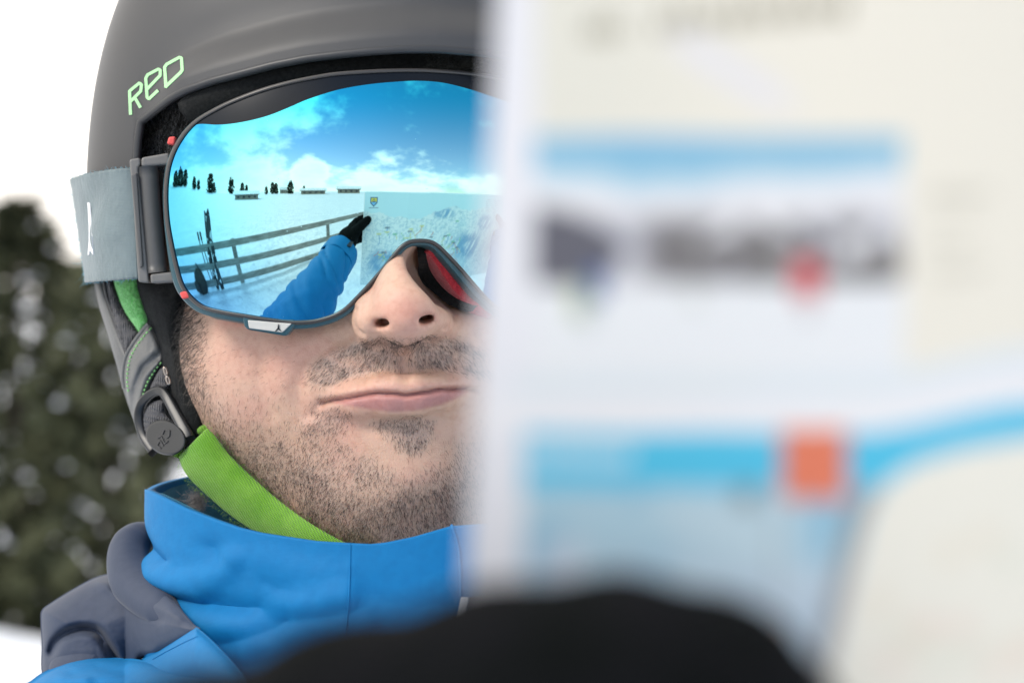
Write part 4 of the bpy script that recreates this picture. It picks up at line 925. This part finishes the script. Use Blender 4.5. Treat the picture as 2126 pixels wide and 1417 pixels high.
for mir in (0, 1):
    V, F, pa = arm(mir); o = mk('sleeve', V, F, M_blue, person); md = o.modifiers.new('thick', 'SOLIDIFY'); md.thickness = .003
    cf = pa[98:109]; Vc, Fc = tubeVF(cf, np.linspace(56, 57, len(cf)), 40, up=(0, 1, 0), cap=False); Vc = Vc+nrm(Vc-cf.repeat(40, 0))*(1.6*np.sin(np.tile(np.arange(40)*.94, len(cf))))[:, None]
    cu = mk('cuff', Vc, Fc, M_blue, o); md = cu.modifiers.new('thick', 'SOLIDIFY'); md.thickness = .003
    d_ = nrm(pa[104]-pa[98]); sd_ = nrm(np.cross(d_, [0, 1, 0])); c_ = pa[103]+np.array([0, 44, 0])-sd_*34*(1 if not mir else -1); V2, F2 = boxVF((0, 0, 0), (34, 4, 26)); rot = np.stack([-sd_*(1 if not mir else -1), np.cross(d_, sd_), d_], 1)
    MB().add(V2 @ rot.T+c_, F2).link('cuff_tab', M_black, o, False)
def glove_sdf(X):
    d = chain(X, [((-108, -158, 482), 31), ((-90, -132, 515), 35), ((-64, -98, 556), 35), ((-40, -72, 572), 25)], 10)
    for f in ([((-46, -64, 578), 18), ((-31, -48.5, 586), 14), ((-15, -41.8, 594), 13.4), ((0, -37.6, 597), 12.8), ((11, -36.4, 595), 12.3), ((20, -38, 590), 11.4), ((25, -41, 585), 10.4)],
              [((-42, -82, 582), 17), ((-20, -66, 594), 13.5), ((4, -60, 601), 12.8), ((24, -58.5, 595), 12), ((33, -60.5, 587), 11)],
              [((-48, -100, 580), 16), ((-20, -90, 594), 13.2), ((6, -86, 600), 12.6), ((24, -85, 594), 11.8), ((33, -87, 586), 10.6)],
              [((-56, -118, 574), 15), ((-30, -113, 588), 12.4), ((-8, -110, 593), 11.6), ((8, -110, 588), 10.8), ((14, -111, 583), 9.8)]):
        d = smin(d, chain(X, f, 3), 3.5)
    d = smin(d, chain(X, [((-60, -96, 544), 22), ((-34, -72, 545), 18), ((-14, -54, 548), 15.5), ((3, -42, 551), 13.8), ((11, -36, 552.5), 12.6)], 4), 6)
    return d
GV, GF, GN = surface_nets(glove_sdf, (-150, -200, 440), (52, -12, 622), 2.4)
GV = GV+GN*(1.6*(fbm(GV[:, 0]/9+GV[:, 2]/14, GV[:, 1]/8, 81)-.5))[:, None]
def glove(name, mir):
    """Knitted glove: four fingers over the outer page, thumb on the inner page."""
    V, F = GV.copy(), GF
    if mir: V[:, 0] = 640-V[:, 0]; V[:, 2] -= 100; F = GF[:, ::-1].copy()
    return mk(name, V, F, M_glove, person)
glove('glove', 0); glove('glove', 1)

# ------------------------------------------------------------------ map
mapt = thing('piste_map', 'large unfolded printed piste map held up in front of the skier', 'map', (.2, -.6, Z0-.2))
def map_pt(s, t):
    """s mm from the held left edge, t mm below the top edge."""
    x0 = -1.6-3.6*(t-14)/65
    bend = 3.0*np.sin(s/46.+.4)*np.exp(-s/220)+9*np.sin(s/150)+1.5*np.sin(t/60)+7*(np.abs(((s+20)/96) % 2-1)-.5)*sm(s, 40, 110)+2.*(np.abs(((t+40)/110) % 2-1)-.5)*sm(s, 60, 120)
    return np.stack([x0+s*.988, 52-t-.0*s+1.0*np.sin(s/40), 567-.16*s+bend], -1)
ss = np.unique(np.concatenate([np.linspace(0, 72, 190), np.linspace(72, 690, 170)])); ts = np.unique(np.concatenate([np.linspace(0, 100, 200), np.linspace(100, 330, 90)]))
Sg, Tg = np.meshgrid(ss, ts, indexing='ij'); MP = map_pt(Sg, Tg); mx_, my_ = PX(MP)
def outer_print(x, y):
    c = np.empty(x.shape+(3,)); c[:] = (.87, .84, .745)
    def put(a, rgb):
        a = np.clip(a, 0, 1)[..., None]; c[:] = c*(1-a)+np.array(rgb)*a
    def rect(x0, y0, x1, y1, e=6.): return sm(np.minimum(np.minimum(x-x0, x1-x), np.minimum(y-y0, y1-y)), -e, e)
    put(sm(-y, -300, -250)*sm(-x, -1700, -1150)*.5, (.70, .71, .64))
    put(rect(1400, 60, 1640, 230, 40)*sm(-np.abs((x-1440)*.62-(y-100)), -60, 0)*.8, (.80, .80, .88))
    # heading: dark olive strokes of letters
    for i in range(30):
        x0 = 1212+i*18.5; y0 = 84-.085*(x0-1212)
        if 5 <= i <= 7: continue
        hgt = (34, 52, 38, 58)[i % 4]; put(rect(x0, y0-hgt, x0+7+3*(i % 3), y0, 2), (.26, .24, .16)); put(rect(x0, y0-hgt*(.5+.3*(i % 2)), x0+14, y0-hgt*(.5+.3*(i % 2))+5, 2)*.9, (.26, .24, .16))
    put(rect(940, -900, 1112, 1500, 4), (.83, .84, .89))       # white margin at the held edge
    # photograph of a snowy ridge
    ph = rect(1108, 282, 1876, 775, 3)
    put(ph, (.86, .87, .90)); sky = ph*sm(-y, -352-10*0, -338); ridge_y = 380+16*np.sin((x-1100)/150)+18*(fbm(x/120, x*0, 3)-.5)*2
    put(ph*sm(ridge_y-y, -30, 45), (.30, .58, .75)); put(ph*sm(ridge_y-y, 30, 90)*.6, (.20, .46, .70))
    put(ph*sm(y, 400, 480)*sm(-y, -615, -580)*.75*sm(fbm(x/90, y/60, 19), .3, .6), (.46, .47, .54))
    dk = ph*sm(sdpoly([(1100, 425), (1180, 438), (1250, 470), (1300, 512), (1270, 560), (1230, 590), (1100, 600)], x, y), -14, 10); put(dk, (.13, .13, .16))
    rk = ph*sm(fbm(x/46, y/46, 13)+.16*sm(y, 480, 545), .40, .54)*sm(y, 430, 480)*sm(-y, -592, -575)*sm(x, 1300, 1380); put(rk*.9, (.14, .13, .13))
    put(ph*rect(1560, 545, 1860, 588, 6)*.8, (.16, .15, .14)); put(ph*sm(y, 588, 600), (.84, .87, .90))
    put(rect(1646, 540, 1704, 622, 5), (.66, .05, .06)); put(rect(1660, 600, 1692, 665, 5)*.7, (.60, .58, .60))
    put(rect(1216, 560, 1256, 626, 5), (.08, .15, .38)); put(rect(1186, 588, 1214, 660, 5), (.48, .55, .30)); put(rect(1205, 600, 1236, 680, 6)*.5, (.35, .45, .45)); put(rect(1425, 590, 1455, 640, 6)*.4, (.45, .48, .40))
    # small side text
    for k_ in range(9): put(rect(1930, 395+k_*26-8*(k_ % 2), 2060-30*(k_ % 3), 402+k_*26-8*(k_ % 2), 2)*(.7 if k_ < 2 else .5), (.42, .40, .33))
    yb = y+60*sm(x, 1780, 2160)
    put(sm(yb, 772, 782)*sm(-yb, -832, -820)*sm(x, 1060, 1070), (.76, .83, .88)); put(sm(yb, 824, 832)*sm(-yb, -905, -890), (.88, .885, .92))
    cy_ = sm(yb, 893, 900)*sm(-yb, -1022, -1012)*sm(x, 1085, 1090); put(cy_, (.085, .56, .82))
    low = sm(y, 1006, 1016)*sm(x, 1085, 1090); put(low, (.44, .64, .75)); put(low*sm(fbm(x/80, y/60, 23), .45, .7)*.7, (.24, .50, .68)); put(low*sm(y, 1120, 1230)*.7, (.58, .66, .76)); put(low*sm(y, 1215, 1260)*sm(-x, -1560, -1480), (.03, .12, .26))
    put(low*rect(1380, 1040, 1660, 1200, 40)*.5, (.62, .74, .80))
    for i in range(13): put(cy_*rect(1096+i*17, 925, 1104+i*17, 962, 2), (.80, .86, .90)); put(cy_*rect(1096+i*17, 925+(i*13) % 30, 1112+i*17, 932+(i*13) % 30, 2), (.80, .86, .90))
    put(rect(1528, 1005, 1572, 1050, 10), (.20, .25, .27)); put(rect(1622, 888, 1758, 1036, 4), (.79, .215, .12))
    put(rect(1560, 1290, 1640, 1360, 14)*.9, (.55, .35, .22)); put(rect(1480, 1220, 1540, 1330, 14)*.6, (.35, .38, .42))
    cream = sdpoly([(1840, 1000), (1900, 960), (2000, 930), (2300, 880), (2300, 1700), (1640, 1700), (1700, 1500), (1760, 1250), (1800, 1080)], x, y)
    put(sm(-np.abs(cream+24), -24, -6)*low, (.30, .28, .27)); put(low*rect(1600, 1040, 1614, 1260, 3)*.6, (.35, .40, .44)); put(low*rect(1270, 1150, 1330, 1215, 12)*.5, (.40, .50, .62)); put(low*rect(1130, 1120, 1210, 1210, 20)*.5, (.72, .72, .80)); put(sm(cream, -6, 8), (.87, .855, .77))
    for i in range(14):
        q_ = hash2(np.array([i]), np.array([5]), 9)[0]; put(sm(cream, 20, 40)*sm(-np.hypot((x-1830-i*24), (y-1080-300*q_)), -46, -10)*.35, [(.80, .70, .55), (.85, .62, .55), (.66, .72, .60)][i % 3])
    return c*np.array([.745, .735, .71])
def inner_print(s, t):
    c = np.empty(s.shape+(3,)); c[:] = (.60, .80, .88)
    def put(a, rgb):
        a = np.clip(a, 0, 1)[..., None]; c[:] = c*(1-a)+np.array(rgb)*a
    hor = 62+16*np.sin(s/95)+26*(fbm(s/60, s*0, 5)-.5)*2
    land = sm(t-hor, -2, 4); put(land, (.80, .85, .88))
    n = 1-np.abs(2*fbm(s/34+t/90, t/22-s/140, 7, 5)-1); put(land*sm(1-np.abs(2*fbm(s/15+t/50, t/11-s/70, 7, 5)-1), .82, .97)*.5, (.30, .50, .66)); n2 = fbm(s/70, t/50, 17, 5); put(land*sm(n2, .55, .8)*.4, (.42, .64, .76)); put(land*sm(fbm(s/5, t/8, 27, 3), .60, .72)*.4, (.30, .48, .58))
    for cx_, cy_, rx, ry in ((470, 190, 110, 70), (560, 110, 60, 40), (330, 70, 60, 22), (90, 240, 80, 60)):
        q_ = sm(-np.hypot((s-cx_)/rx, (t-cy_)/ry), -1.1, -.4); put(q_*land*sm(1-np.abs(2*fbm((s-cx_)/14+(t-cy_)/24, (t-cy_)/60, 33, 4)-1), .55, .9)*.85, (.16, .36, .58))
    rr_ = np.random.default_rng(4)
    for i in range(70):                                   # coloured pistes and lift signs
        x0, y0 = rr_.uniform(60, 420), rr_.uniform(95, 250); a_ = rr_.uniform(.6, 2.4); ln_ = rr_.uniform(10, 40)
        x1, y1 = x0+ln_*math.cos(a_), y0+ln_*math.sin(a_); rgb = [(.62, .18, .15), (.12, .32, .62), (.25, .55, .25), (.75, .65, .2)][i % 4]
        m_ = (s > min(x0, x1)-4) & (s < max(x0, x1)+4) & (t > y0-4) & (t < y1+4)
        if m_.any():
            a = np.zeros(s.shape); a[m_] = sm(-dline([(x0, y0), ((x0+x1)/2+4, (y0+y1)/2), (x1, y1)], s[m_], t[m_]), -1.8, -.6); put(a*.8, rgb)
        if i % 2: put(sm(-np.maximum(np.abs(s-x0)/9, np.abs(t-y0)/3.2), -1.1, -.8)*.8, [(.2, .5, .35), (.15, .2, .25), (.75, .7, .3)][i % 3])
    # shield emblem near the held edge, faint text block far side
    shd_ = sdpoly([(24, 18), (50, 18), (50, 36), (37, 48), (24, 36)], s, t); put(sm(shd_, -2, 0), (.10, .16, .25)); put(sm(shd_, 2, 3)*sm(-t, -33, -31), (.80, .66, .10)); put(sm(shd_, 2, 3)*sm(t, 33, 35), (.20, .48, .78)); put(sm(-np.abs(np.hypot(s-37, t-28)-4), -1.8, -.8), (.12, .14, .2)); put(sm(-np.maximum(np.abs(s-37)/18, np.abs(t-52)/2), -1.1, -.9)*.6, (.15, .2, .3))
    for k_ in range(7):
        for i in range(14):
            if (i*7+k_*3) % 5: put(sm(-np.maximum(np.abs(s-560-i*7)/2.6, np.abs(t-20-k_*7.5)/1.5), -1.2, -.9)*.7, (.25, .36, .45))
    put(sm(-s, -3, -1.5), (.85, .87, .9)); return c
mk('outer_page', MP.reshape(-1, 3), gridF(len(ss), len(ts)), M_paper, mapt, cols=outer_print(mx_, my_).reshape(-1, 3))
mk('inner_page', (MP+np.array([0, 0, -.35])).reshape(-1, 3), gridF(len(ss), len(ts), flip=True), M_paper, mapt, cols=inner_print(Sg, Tg).reshape(-1, 3))

# ------------------------------------------------------------------ trees
def tree_mesh(name, height, width, n, leaf, seed, base=.06, top=.0, shape=.75):
    """Leaf-clump crown: many small faces spread through an uneven volume."""
    r = np.random.default_rng(seed); zz = base+(1-base)*r.random(n*2)**1.15
    env = np.clip(1-((zz-base)/(1-base)), 0, 1)**shape*np.clip((zz-base)/.12, .35, 1)
    a = r.uniform(0, 2*np.pi, n*2); lob = .72+.5*vnoise(a*2.2/6.28*5, zz*9, seed)
    q = env*lob*np.sqrt(r.random(n*2))*(.74+.42*((zz*9.3+a*.3) % 1.0))
    keep = vnoise(a*1.9+zz*3, zz*14+q*3, seed+5) > .36
    zz, a, q = zz[keep][:n], a[keep][:n], q[keep][:n]; n = len(zz)
    c = np.stack([q*np.cos(a)*width/2, q*np.sin(a)*width/2, zz*height], -1)
    d = nrm(np.stack([np.cos(a), np.sin(a), r.uniform(-.9, .1, n)], -1)+r.normal(0, .5, (n, 3))); s = nrm(np.cross(d, r.normal(0, 1, (n, 3)))); L = leaf*r.uniform(.5, 1.3, n)[:, None]
    V = np.stack([c-s*L*.28, c+d*L*.5-s*L*.42, c+d*L*1.2, c+d*L*.5+s*L*.42, c+s*L*.28], 1).reshape(-1, 3)
    F = np.arange(n)[:, None]*5+np.arange(5)[None]
    me = bpy.data.meshes.new(name); me.vertices.add(len(V)); me.vertices.foreach_set('co', V.astype(np.float32).ravel()); me.loops.add(F.size); me.loops.foreach_set('vertex_index', F.astype(np.int32).ravel()); me.polygons.add(n); me.polygons.foreach_set('loop_start', np.arange(0, F.size, 5, dtype=np.int32)); me.update(calc_edges=True)
    return me
def trunk_mesh(name, height, rad):
    zz = np.linspace(-.4, height*.93, 9); p = np.stack([.02*height*np.sin(zz*.7), .015*height*np.cos(zz*.9), zz], -1); V, F = tubeVF(p, np.linspace(rad, rad*.12, 9), 8, up=(0, 1, 0))
    for i in range(10):
        z = height*(.12+.075*i); an = i*2.4; d = np.array([math.cos(an), math.sin(an), .15]); l = height*.18*(1-i/11); V2, F2 = tubeVF(np.array([[0, 0, z], d*l*.5+[0, 0, z], d*l+[0, 0, z]]), np.array([rad*.22, rad*.14, rad*.05]), 5, up=(0, .1, 1)); F = F+[tuple(k+len(V) for k in f) for f in F2]; V = np.concatenate([V, V2])
    me = bpy.data.meshes.new(name); me.from_pydata([tuple(v) for v in V], [], [tuple(int(i) for i in f) for f in F]); me.materials.append(M_bark); return me
def tree(name, label, x, y, tm, cm, sc=1., group=None, rot=0.):
    t = thing(name, label, 'tree', (x, y, float(terrain_h(np.array(x), np.array(y)))), group)
    for nm, me in (('trunk', tm), ('crown', cm)):
        o = bpy.data.objects.new(nm, me); COL.objects.link(o); o.parent = t
    t.rotation_euler = (0, 0, rot); t.scale = (sc, sc, sc); return t
pxm = lambda px, d: (px-CX)/K/D*d          # metres sideways for a photo column at distance d (m)
bigc = tree_mesh('crown', 10.6, 7.4, 1750, .50, 11, base=.015, shape=.66); bigc.materials.append(M_leaf); bigt = trunk_mesh('trunk', 11.4, .24)
bigc2 = tree_mesh('crown', 8.6, 5.4, 1250, .50, 23, base=.015, shape=.5); bigc2.materials.append(M_leaf); bigt2 = trunk_mesh('trunk', 8.8, .2)
bt1 = tree('conifer', 'tall dark conifer whose blurred crown tops the others behind the shoulder', pxm(45, 60.85), 60, bigt, bigc)
bt2 = tree('conifer', 'lower dark conifer, blurred, just behind the ear flap of the helmet', pxm(215, 58.85), 58, bigt2, bigc2)
tree('conifer', 'dark conifer, blurred and cut by the picture edge, beside the tallest one', pxm(-140, 63.85), 63, bigt, bigc, .92, None, 2.1)
def highlight_bits(parent, height, width, n, seed):  # white clumps added to give blurred bright spots in the crown
    r = np.random.default_rng(seed); b = MB()
    for i in range(n):
        z = r.uniform(.12, .97)**.9; e = (1-z)**.6*width/2*1.04; a = r.uniform(0, 6.28); c = np.array([e*math.cos(a), e*math.sin(a), z*height]); q = r.uniform(.05, .11) if i % 3 else r.uniform(.15, .24)
        v = np.array([[1, 0, 0], [.3, .9, 0], [-.8, .5, 0], [-.7, -.6, 0], [.4, -.9, 0], [0, 0, .55], [0, 0, -.25]])*q*r.uniform(.7, 1.3, (7, 3))+c
        b.add(v, [(0, 1, 5), (1, 2, 5), (2, 3, 5), (3, 4, 5), (4, 0, 5), (1, 0, 6), (2, 1, 6), (3, 2, 6), (4, 3, 6), (0, 4, 6)])
    me = bpy.data.meshes.new('highlight_clumps'); me.from_pydata([tuple(x) for x in np.concatenate(b.V)], [], b.F); me.materials.append(M_snow); o = bpy.data.objects.new('highlight_clumps', me); COL.objects.link(o); o.parent = parent; o['kind'] = 'stuff'
highlight_bits(bt1, 10.6, 7.0, 90, 3); highlight_bits(bt2, 8.6, 5.4, 70, 4)
# things the skier looks at, seen mirrored in the lens: placed along the mirrored sight lines
def sight(px, py):
    p, d = LENS.refl(np.array(float(px)), np.array(float(py))); o_ = W(p); return o_, np.array([d[0], -d[2], d[1]])
def at_dist(px, py, dist):
    o_, d = sight(px, py); k_ = dist/math.hypot(d[0], d[1]); return o_+d*k_
def on_ground(px, py, maxd=400):
    o_, d = sight(px, py); k_ = np.geomspace(.6, maxd, 4000); q_ = o_+d*k_[:, None]; h_ = terrain_h(q_[:, 0], q_[:, 1]); i = np.argmax(q_[:, 2] < h_)
    if q_[i, 2] >= h_[i]: i = len(k_)-1
    return np.array([q_[i, 0], q_[i, 1], h_[i]])
farc = [tree_mesh('crown', 8, 4.4, 800, .7, 31+i, shape=.38) for i in range(3)]
for c_ in farc: c_.materials.append(M_leaf2)
fart = trunk_mesh('trunk', 7.6, .16)
far_lab = ['first dark conifer at the left rim of the mirrored skyline', 'tall slim conifer second from the rim of the lens', 'third conifer of the tight trio by the lens rim', 'lone mid-sized conifer just after the trio by the lens rim', 'shortest conifer just left of the tallest mirrored tree', 'tallest broad conifer on the mirrored hill', 'low conifer crowding the tallest mirrored tree', 'single rounded conifer standing free above the hut', 'taller of two conifers just behind the nearest hut', 'shorter of two conifers behind the nearest hut', 'small conifer beginning the middle clump of the skyline', 'first of two wide conifers in the middle clump', 'second of two wide conifers in the middle clump', 'big conifer right after the small distant hut', 'little lone conifer above the half buried hut']
far_spec = [(364, 390, 30), (374, 390, 36), (384, 389, 30), (403, 392, 22), (412, 391, 18), (437, 403, 36), (444, 405, 22), (480, 402, 28), (503, 402, 20), (512, 403, 16), (553, 403, 14), (566, 404, 20), (573, 404, 20), (603, 404, 25), (631, 402, 13)]
for i, (px, py, hp) in enumerate(far_spec):
    dist = 88+17*((i*37) % 5)/4; b_ = at_dist(px, py, dist); tp = at_dist(px, py-hp, dist); H_ = tp[2]-b_[2]
    t = tree('far_conifer', far_lab[i], b_[0], b_[1], fart, farc[i % 3], max(.25, H_/8*1.2), 'conifers mirrored on the skyline', i*1.3)
    t.location.z = min(t.location.z, b_[2])-.1 if abs(t.location.z-b_[2]) > .4 else t.location.z
# chalets
def chalet(label, px, py, wpx, hpx, dist, seed):
    c = at_dist(px, py, dist); l = at_dist(px-wpx/2, py, dist); rgt = at_dist(px+wpx/2, py, dist); tp = at_dist(px, py-hpx, dist)
    Wd = np.hypot(*(rgt-l)[:2]); Ht = tp[2]-c[2]; ax = nrm((rgt-l)[:2]); gz_ = float(terrain_h(np.array(c[0]), np.array(c[1])))
    t = thing('chalet', label, 'house', (c[0], c[1], gz_)); rot = np.array([[ax[0], -ax[1], 0], [ax[1], ax[0], 0], [0, 0, 1]]); T = np.array([c[0], c[1], gz_-.2]); Ht = Ht+max(0, c[2]-gz_)
    wl = Ht*.62; dp = Wd*.55
    V, F = boxVF((0, 0, wl/2), (Wd, dp, wl)); MB().add(V @ rot.T+T, F).link('wall', M_timber, t, False, True)
    pr = np.array([(-dp*.7, wl*.92), (0, Ht), (dp*.7, wl*.92), (0, Ht*.93)]); xs_ = Wd*.58
    V = np.array([(x, y, z) for x in (-xs_, xs_) for y, z in pr]); F = [(0, 1, 5, 4), (1, 2, 6, 5), (2, 3, 7, 6), (3, 0, 4, 7), (0, 3, 2, 1), (4, 5, 6, 7)]
    MB().add(V @ rot.T+T, F).link('roof', M_snow, t, False, True)
    V, F = boxVF((0, 0, wl*.93), (Wd*1.10, dp*1.30, Ht*.09)); MB().add(V @ rot.T+T, F).link('eave', M_bark, t, False, True)
    for i in range(4):
        V, F = boxVF((-Wd*.36+Wd*.24*i, 0, wl*.52), (Wd*.10, dp*1.03, wl*.34)); MB().add(V @ rot.T+T, F).link('window', M_glass, t, False, True)
chalet('low long timber hut with snowy roof nearest on the mirrored snow field', 512, 420, 46, 19, 52, 1)
chalet('timber farmhouse on the mirrored skyline right beside the map edge', 724, 405, 44, 15, 95, 2)
chalet('half buried timber hut beside the lone small conifer in the lens', 650, 408, 48, 13, 82, 3)
chalet('small distant hut between the two clumps of conifers in the lens', 589, 399, 15, 11, 120, 4)
# rail fence
fence = thing('rail_fence', 'weathered three-rail wooden fence in the snow mirrored in the goggle lens', 'fence', tuple(on_ground(505, 583)))
def ray_at(px, py, xy):
    """Point on the sight line nearest in plan to a place xy."""
    o_, d = sight(px, py); k_ = ((xy-o_[:2]) @ d[:2])/(d[:2] @ d[:2]); return o_+d*k_
g1, g2 = on_ground(505, 585), on_ground(684, 524)
e12 = nrm((g2-g1)[:2]); 
def post(px0, py0, px1, py1, g):
    tp = ray_at(px1, py1, g[:2]); top_ = np.array([g[0]+(tp[0]-g[0])*.3, g[1]+(tp[1]-g[1])*.3, tp[2]])
    V, F = tubeVF(np.array([[g[0], g[1], g[2]-.3], top_]), .055, 8, up=(0, 1, 0)); MB().add(V, F).link('post', M_wood, fence, True, True); return top_
post(505, 585, 470, 497, g1); post(684, 524, 676, 458, g2)
gm = g1-np.append(e12, 0)*np.linalg.norm(g2-g1)
def plane_pt(px, py):
    """Where a mirrored sight line meets the vertical plane of the fence."""
    o_, d = sight(px, py); n = np.array([-e12[1], e12[0]]); k_ = ((g1[:2]-o_[:2]) @ n)/(d[:2] @ n); return o_+d*k_
for (qa, qb, qc) in (((362, 514), (480, 503), (752, 443)), ((376, 551), (488, 541), (700, 488)), ((392, 583), (500, 573), (690, 516))):
    a_, b_, c_ = plane_pt(*qa), plane_pt(*qb), plane_pt(*qc)
    pa_ = np.stack([b_+(c_-b_)*1.6, c_, b_, b_-(c_-b_)*.6, b_-(c_-b_)*1.3])
    slope = (c_[2]-b_[2])/np.linalg.norm((c_-b_)[:2])
    n3 = np.array([-e12[1], e12[0], 0])*.05; V, F = tubeVF(pa_+n3, 1., 4, up=(0, 0, 1), prof=[(-.022, -.062), (.022, -.062), (.022, .062), (-.022, .062)])
    MB().add(V, F).link('rail', M_wood, fence, False, True)
for k_ in (-1, 2):
    g = g1+np.append(e12, 0)*np.linalg.norm(g2-g1)*k_; g[2] = float(terrain_h(g[0], g[1])); V, F = tubeVF(np.array([[g[0], g[1], g[2]-.3], [g[0], g[1], g[2]+1.0]]), .055, 8, up=(0, 1, 0)); MB().add(V, F).link('post', M_wood, fence, True, True)
# skis leaning on the fence, poles, rucksack
def leaning(name, label, cat, pts, wid, th, m, group, extra=None):
    b0 = on_ground(*pts[0]); t0_ = plane_pt(*pts[1]); t = thing(name, label, cat, tuple(b0), group)
    d = t0_-b0; L = np.linalg.norm(d); k_ = np.linspace(0, 1, 16); pa_ = b0+d*k_[:, None]; up = nrm(np.cross(d, [0, 0, 1.])); nrm_ = nrm(np.cross(up, d)); pa_ = pa_+nrm_*(.05*np.clip((k_-.93)/.07, 0, 1)**2)[:, None]
    wv = wid*np.interp(k_, [0, .05, .5, .9, .97, 1], [.8, 1.05, .75, 1.1, .8, .15]); S_ = up; V = []
    for p_, w_ in zip(pa_, wv): V += [p_-S_*w_/2-nrm_*th/2, p_+S_*w_/2-nrm_*th/2, p_+S_*w_/2+nrm_*th/2, p_-S_*w_/2+nrm_*th/2]
    F = [tuple(f) for f in gridF(16, 4, False, True)]+[(3, 2, 1, 0), (60, 61, 62, 63)]
    return t, V, F, b0, d, nrm_, S_
for pts, lab in ((((463, 600), (430, 433)), 'taller patterned ski leaning on the mirrored fence, tip up'), (((453, 600), (427, 437)), 'second patterned ski close beside the taller one on the fence')):
    t, V, F, b0, d, n_, S_ = leaning('ski', lab, 'ski', pts, .105, .018, M_ski, 'pair of skis on the fence'); MB().add(np.array(V), F).link('ski_body', M_ski, t, False, True)
    for k_, ln_ in ((.40, .10), (.52, .14)):
        c_ = b0+d*k_+n_*.035; V2, F2 = boxVF((0, 0, 0), (.07, .05, ln_)); z_ = nrm(d); rot = np.stack([S_, n_, z_], 1); MB().add(V2 @ rot.T+c_, F2).link('binding', M_black, t, False, True)
for pts, lab in ((((441, 590), (410, 482)), 'ski pole leaning on the fence nearer the lens edge'), (((446, 586), (415, 481)), 'ski pole leaning on the fence nearer the skis')):
    b0 = on_ground(*pts[0]); t0_ = plane_pt(*pts[1]); t = thing('ski_pole', lab, 'ski pole', tuple(b0), 'pair of ski poles'); d = t0_-b0
    MB().add(*tubeVF(np.stack([b0-d*.02, b0+d*.88]), .012, 6, up=(0, 1, 0))).link('shaft', M_pole, t, True, True); MB().add(*tubeVF(np.stack([b0+d*.86, b0+d]), .022, 8, up=(0, 1, 0))).link('grip', M_black, t, True, True)
    MB().add(*tubeVF(np.stack([b0+d*.07, b0+d*.08]), .05, 10, up=(0, 1, 0))).link('basket', M_black, t, True, True)
g = on_ground(424, 606); t = thing('rucksack', 'brown rucksack set down in the snow at the foot of the skis', 'rucksack', tuple(g))
uu_, vv_ = np.meshgrid(np.linspace(0, 2*np.pi, 20, endpoint=False), np.linspace(0, 1, 12), indexing='ij'); rad_ = (.19*np.sin(np.pi*np.clip(vv_*.9+.08, 0, 1))**.5)*(1+.14*(fbm(uu_*2, vv_*5, 3)-.5)*2)
V = np.stack([g[0]+rad_*np.cos(uu_), g[1]+rad_*.75*np.sin(uu_), g[2]-.04+.52*vv_], -1); MB().add(V.reshape(-1, 3), [tuple(f) for f in gridF(20, 12, True)]).link('bag', M_pack, t, True, True)
V, F = boxVF((g[0]+.03, g[1]+.15, g[2]+.16), (.2, .08, .2)); o = MB().add(V, F).link('pocket', M_pack, t, False, True); bv(o, .03, 3)
MB().add(*tubeVF(np.array([[g[0]-.06, g[1], g[2]+.46], [g[0]-.03, g[1], g[2]+.55], [g[0]+.03, g[1], g[2]+.55], [g[0]+.06, g[1], g[2]+.46]]), .012, 6, up=(0, 1, 0))).link('carry_loop', M_black, t, True, True)
bpy.context.view_layer.update()
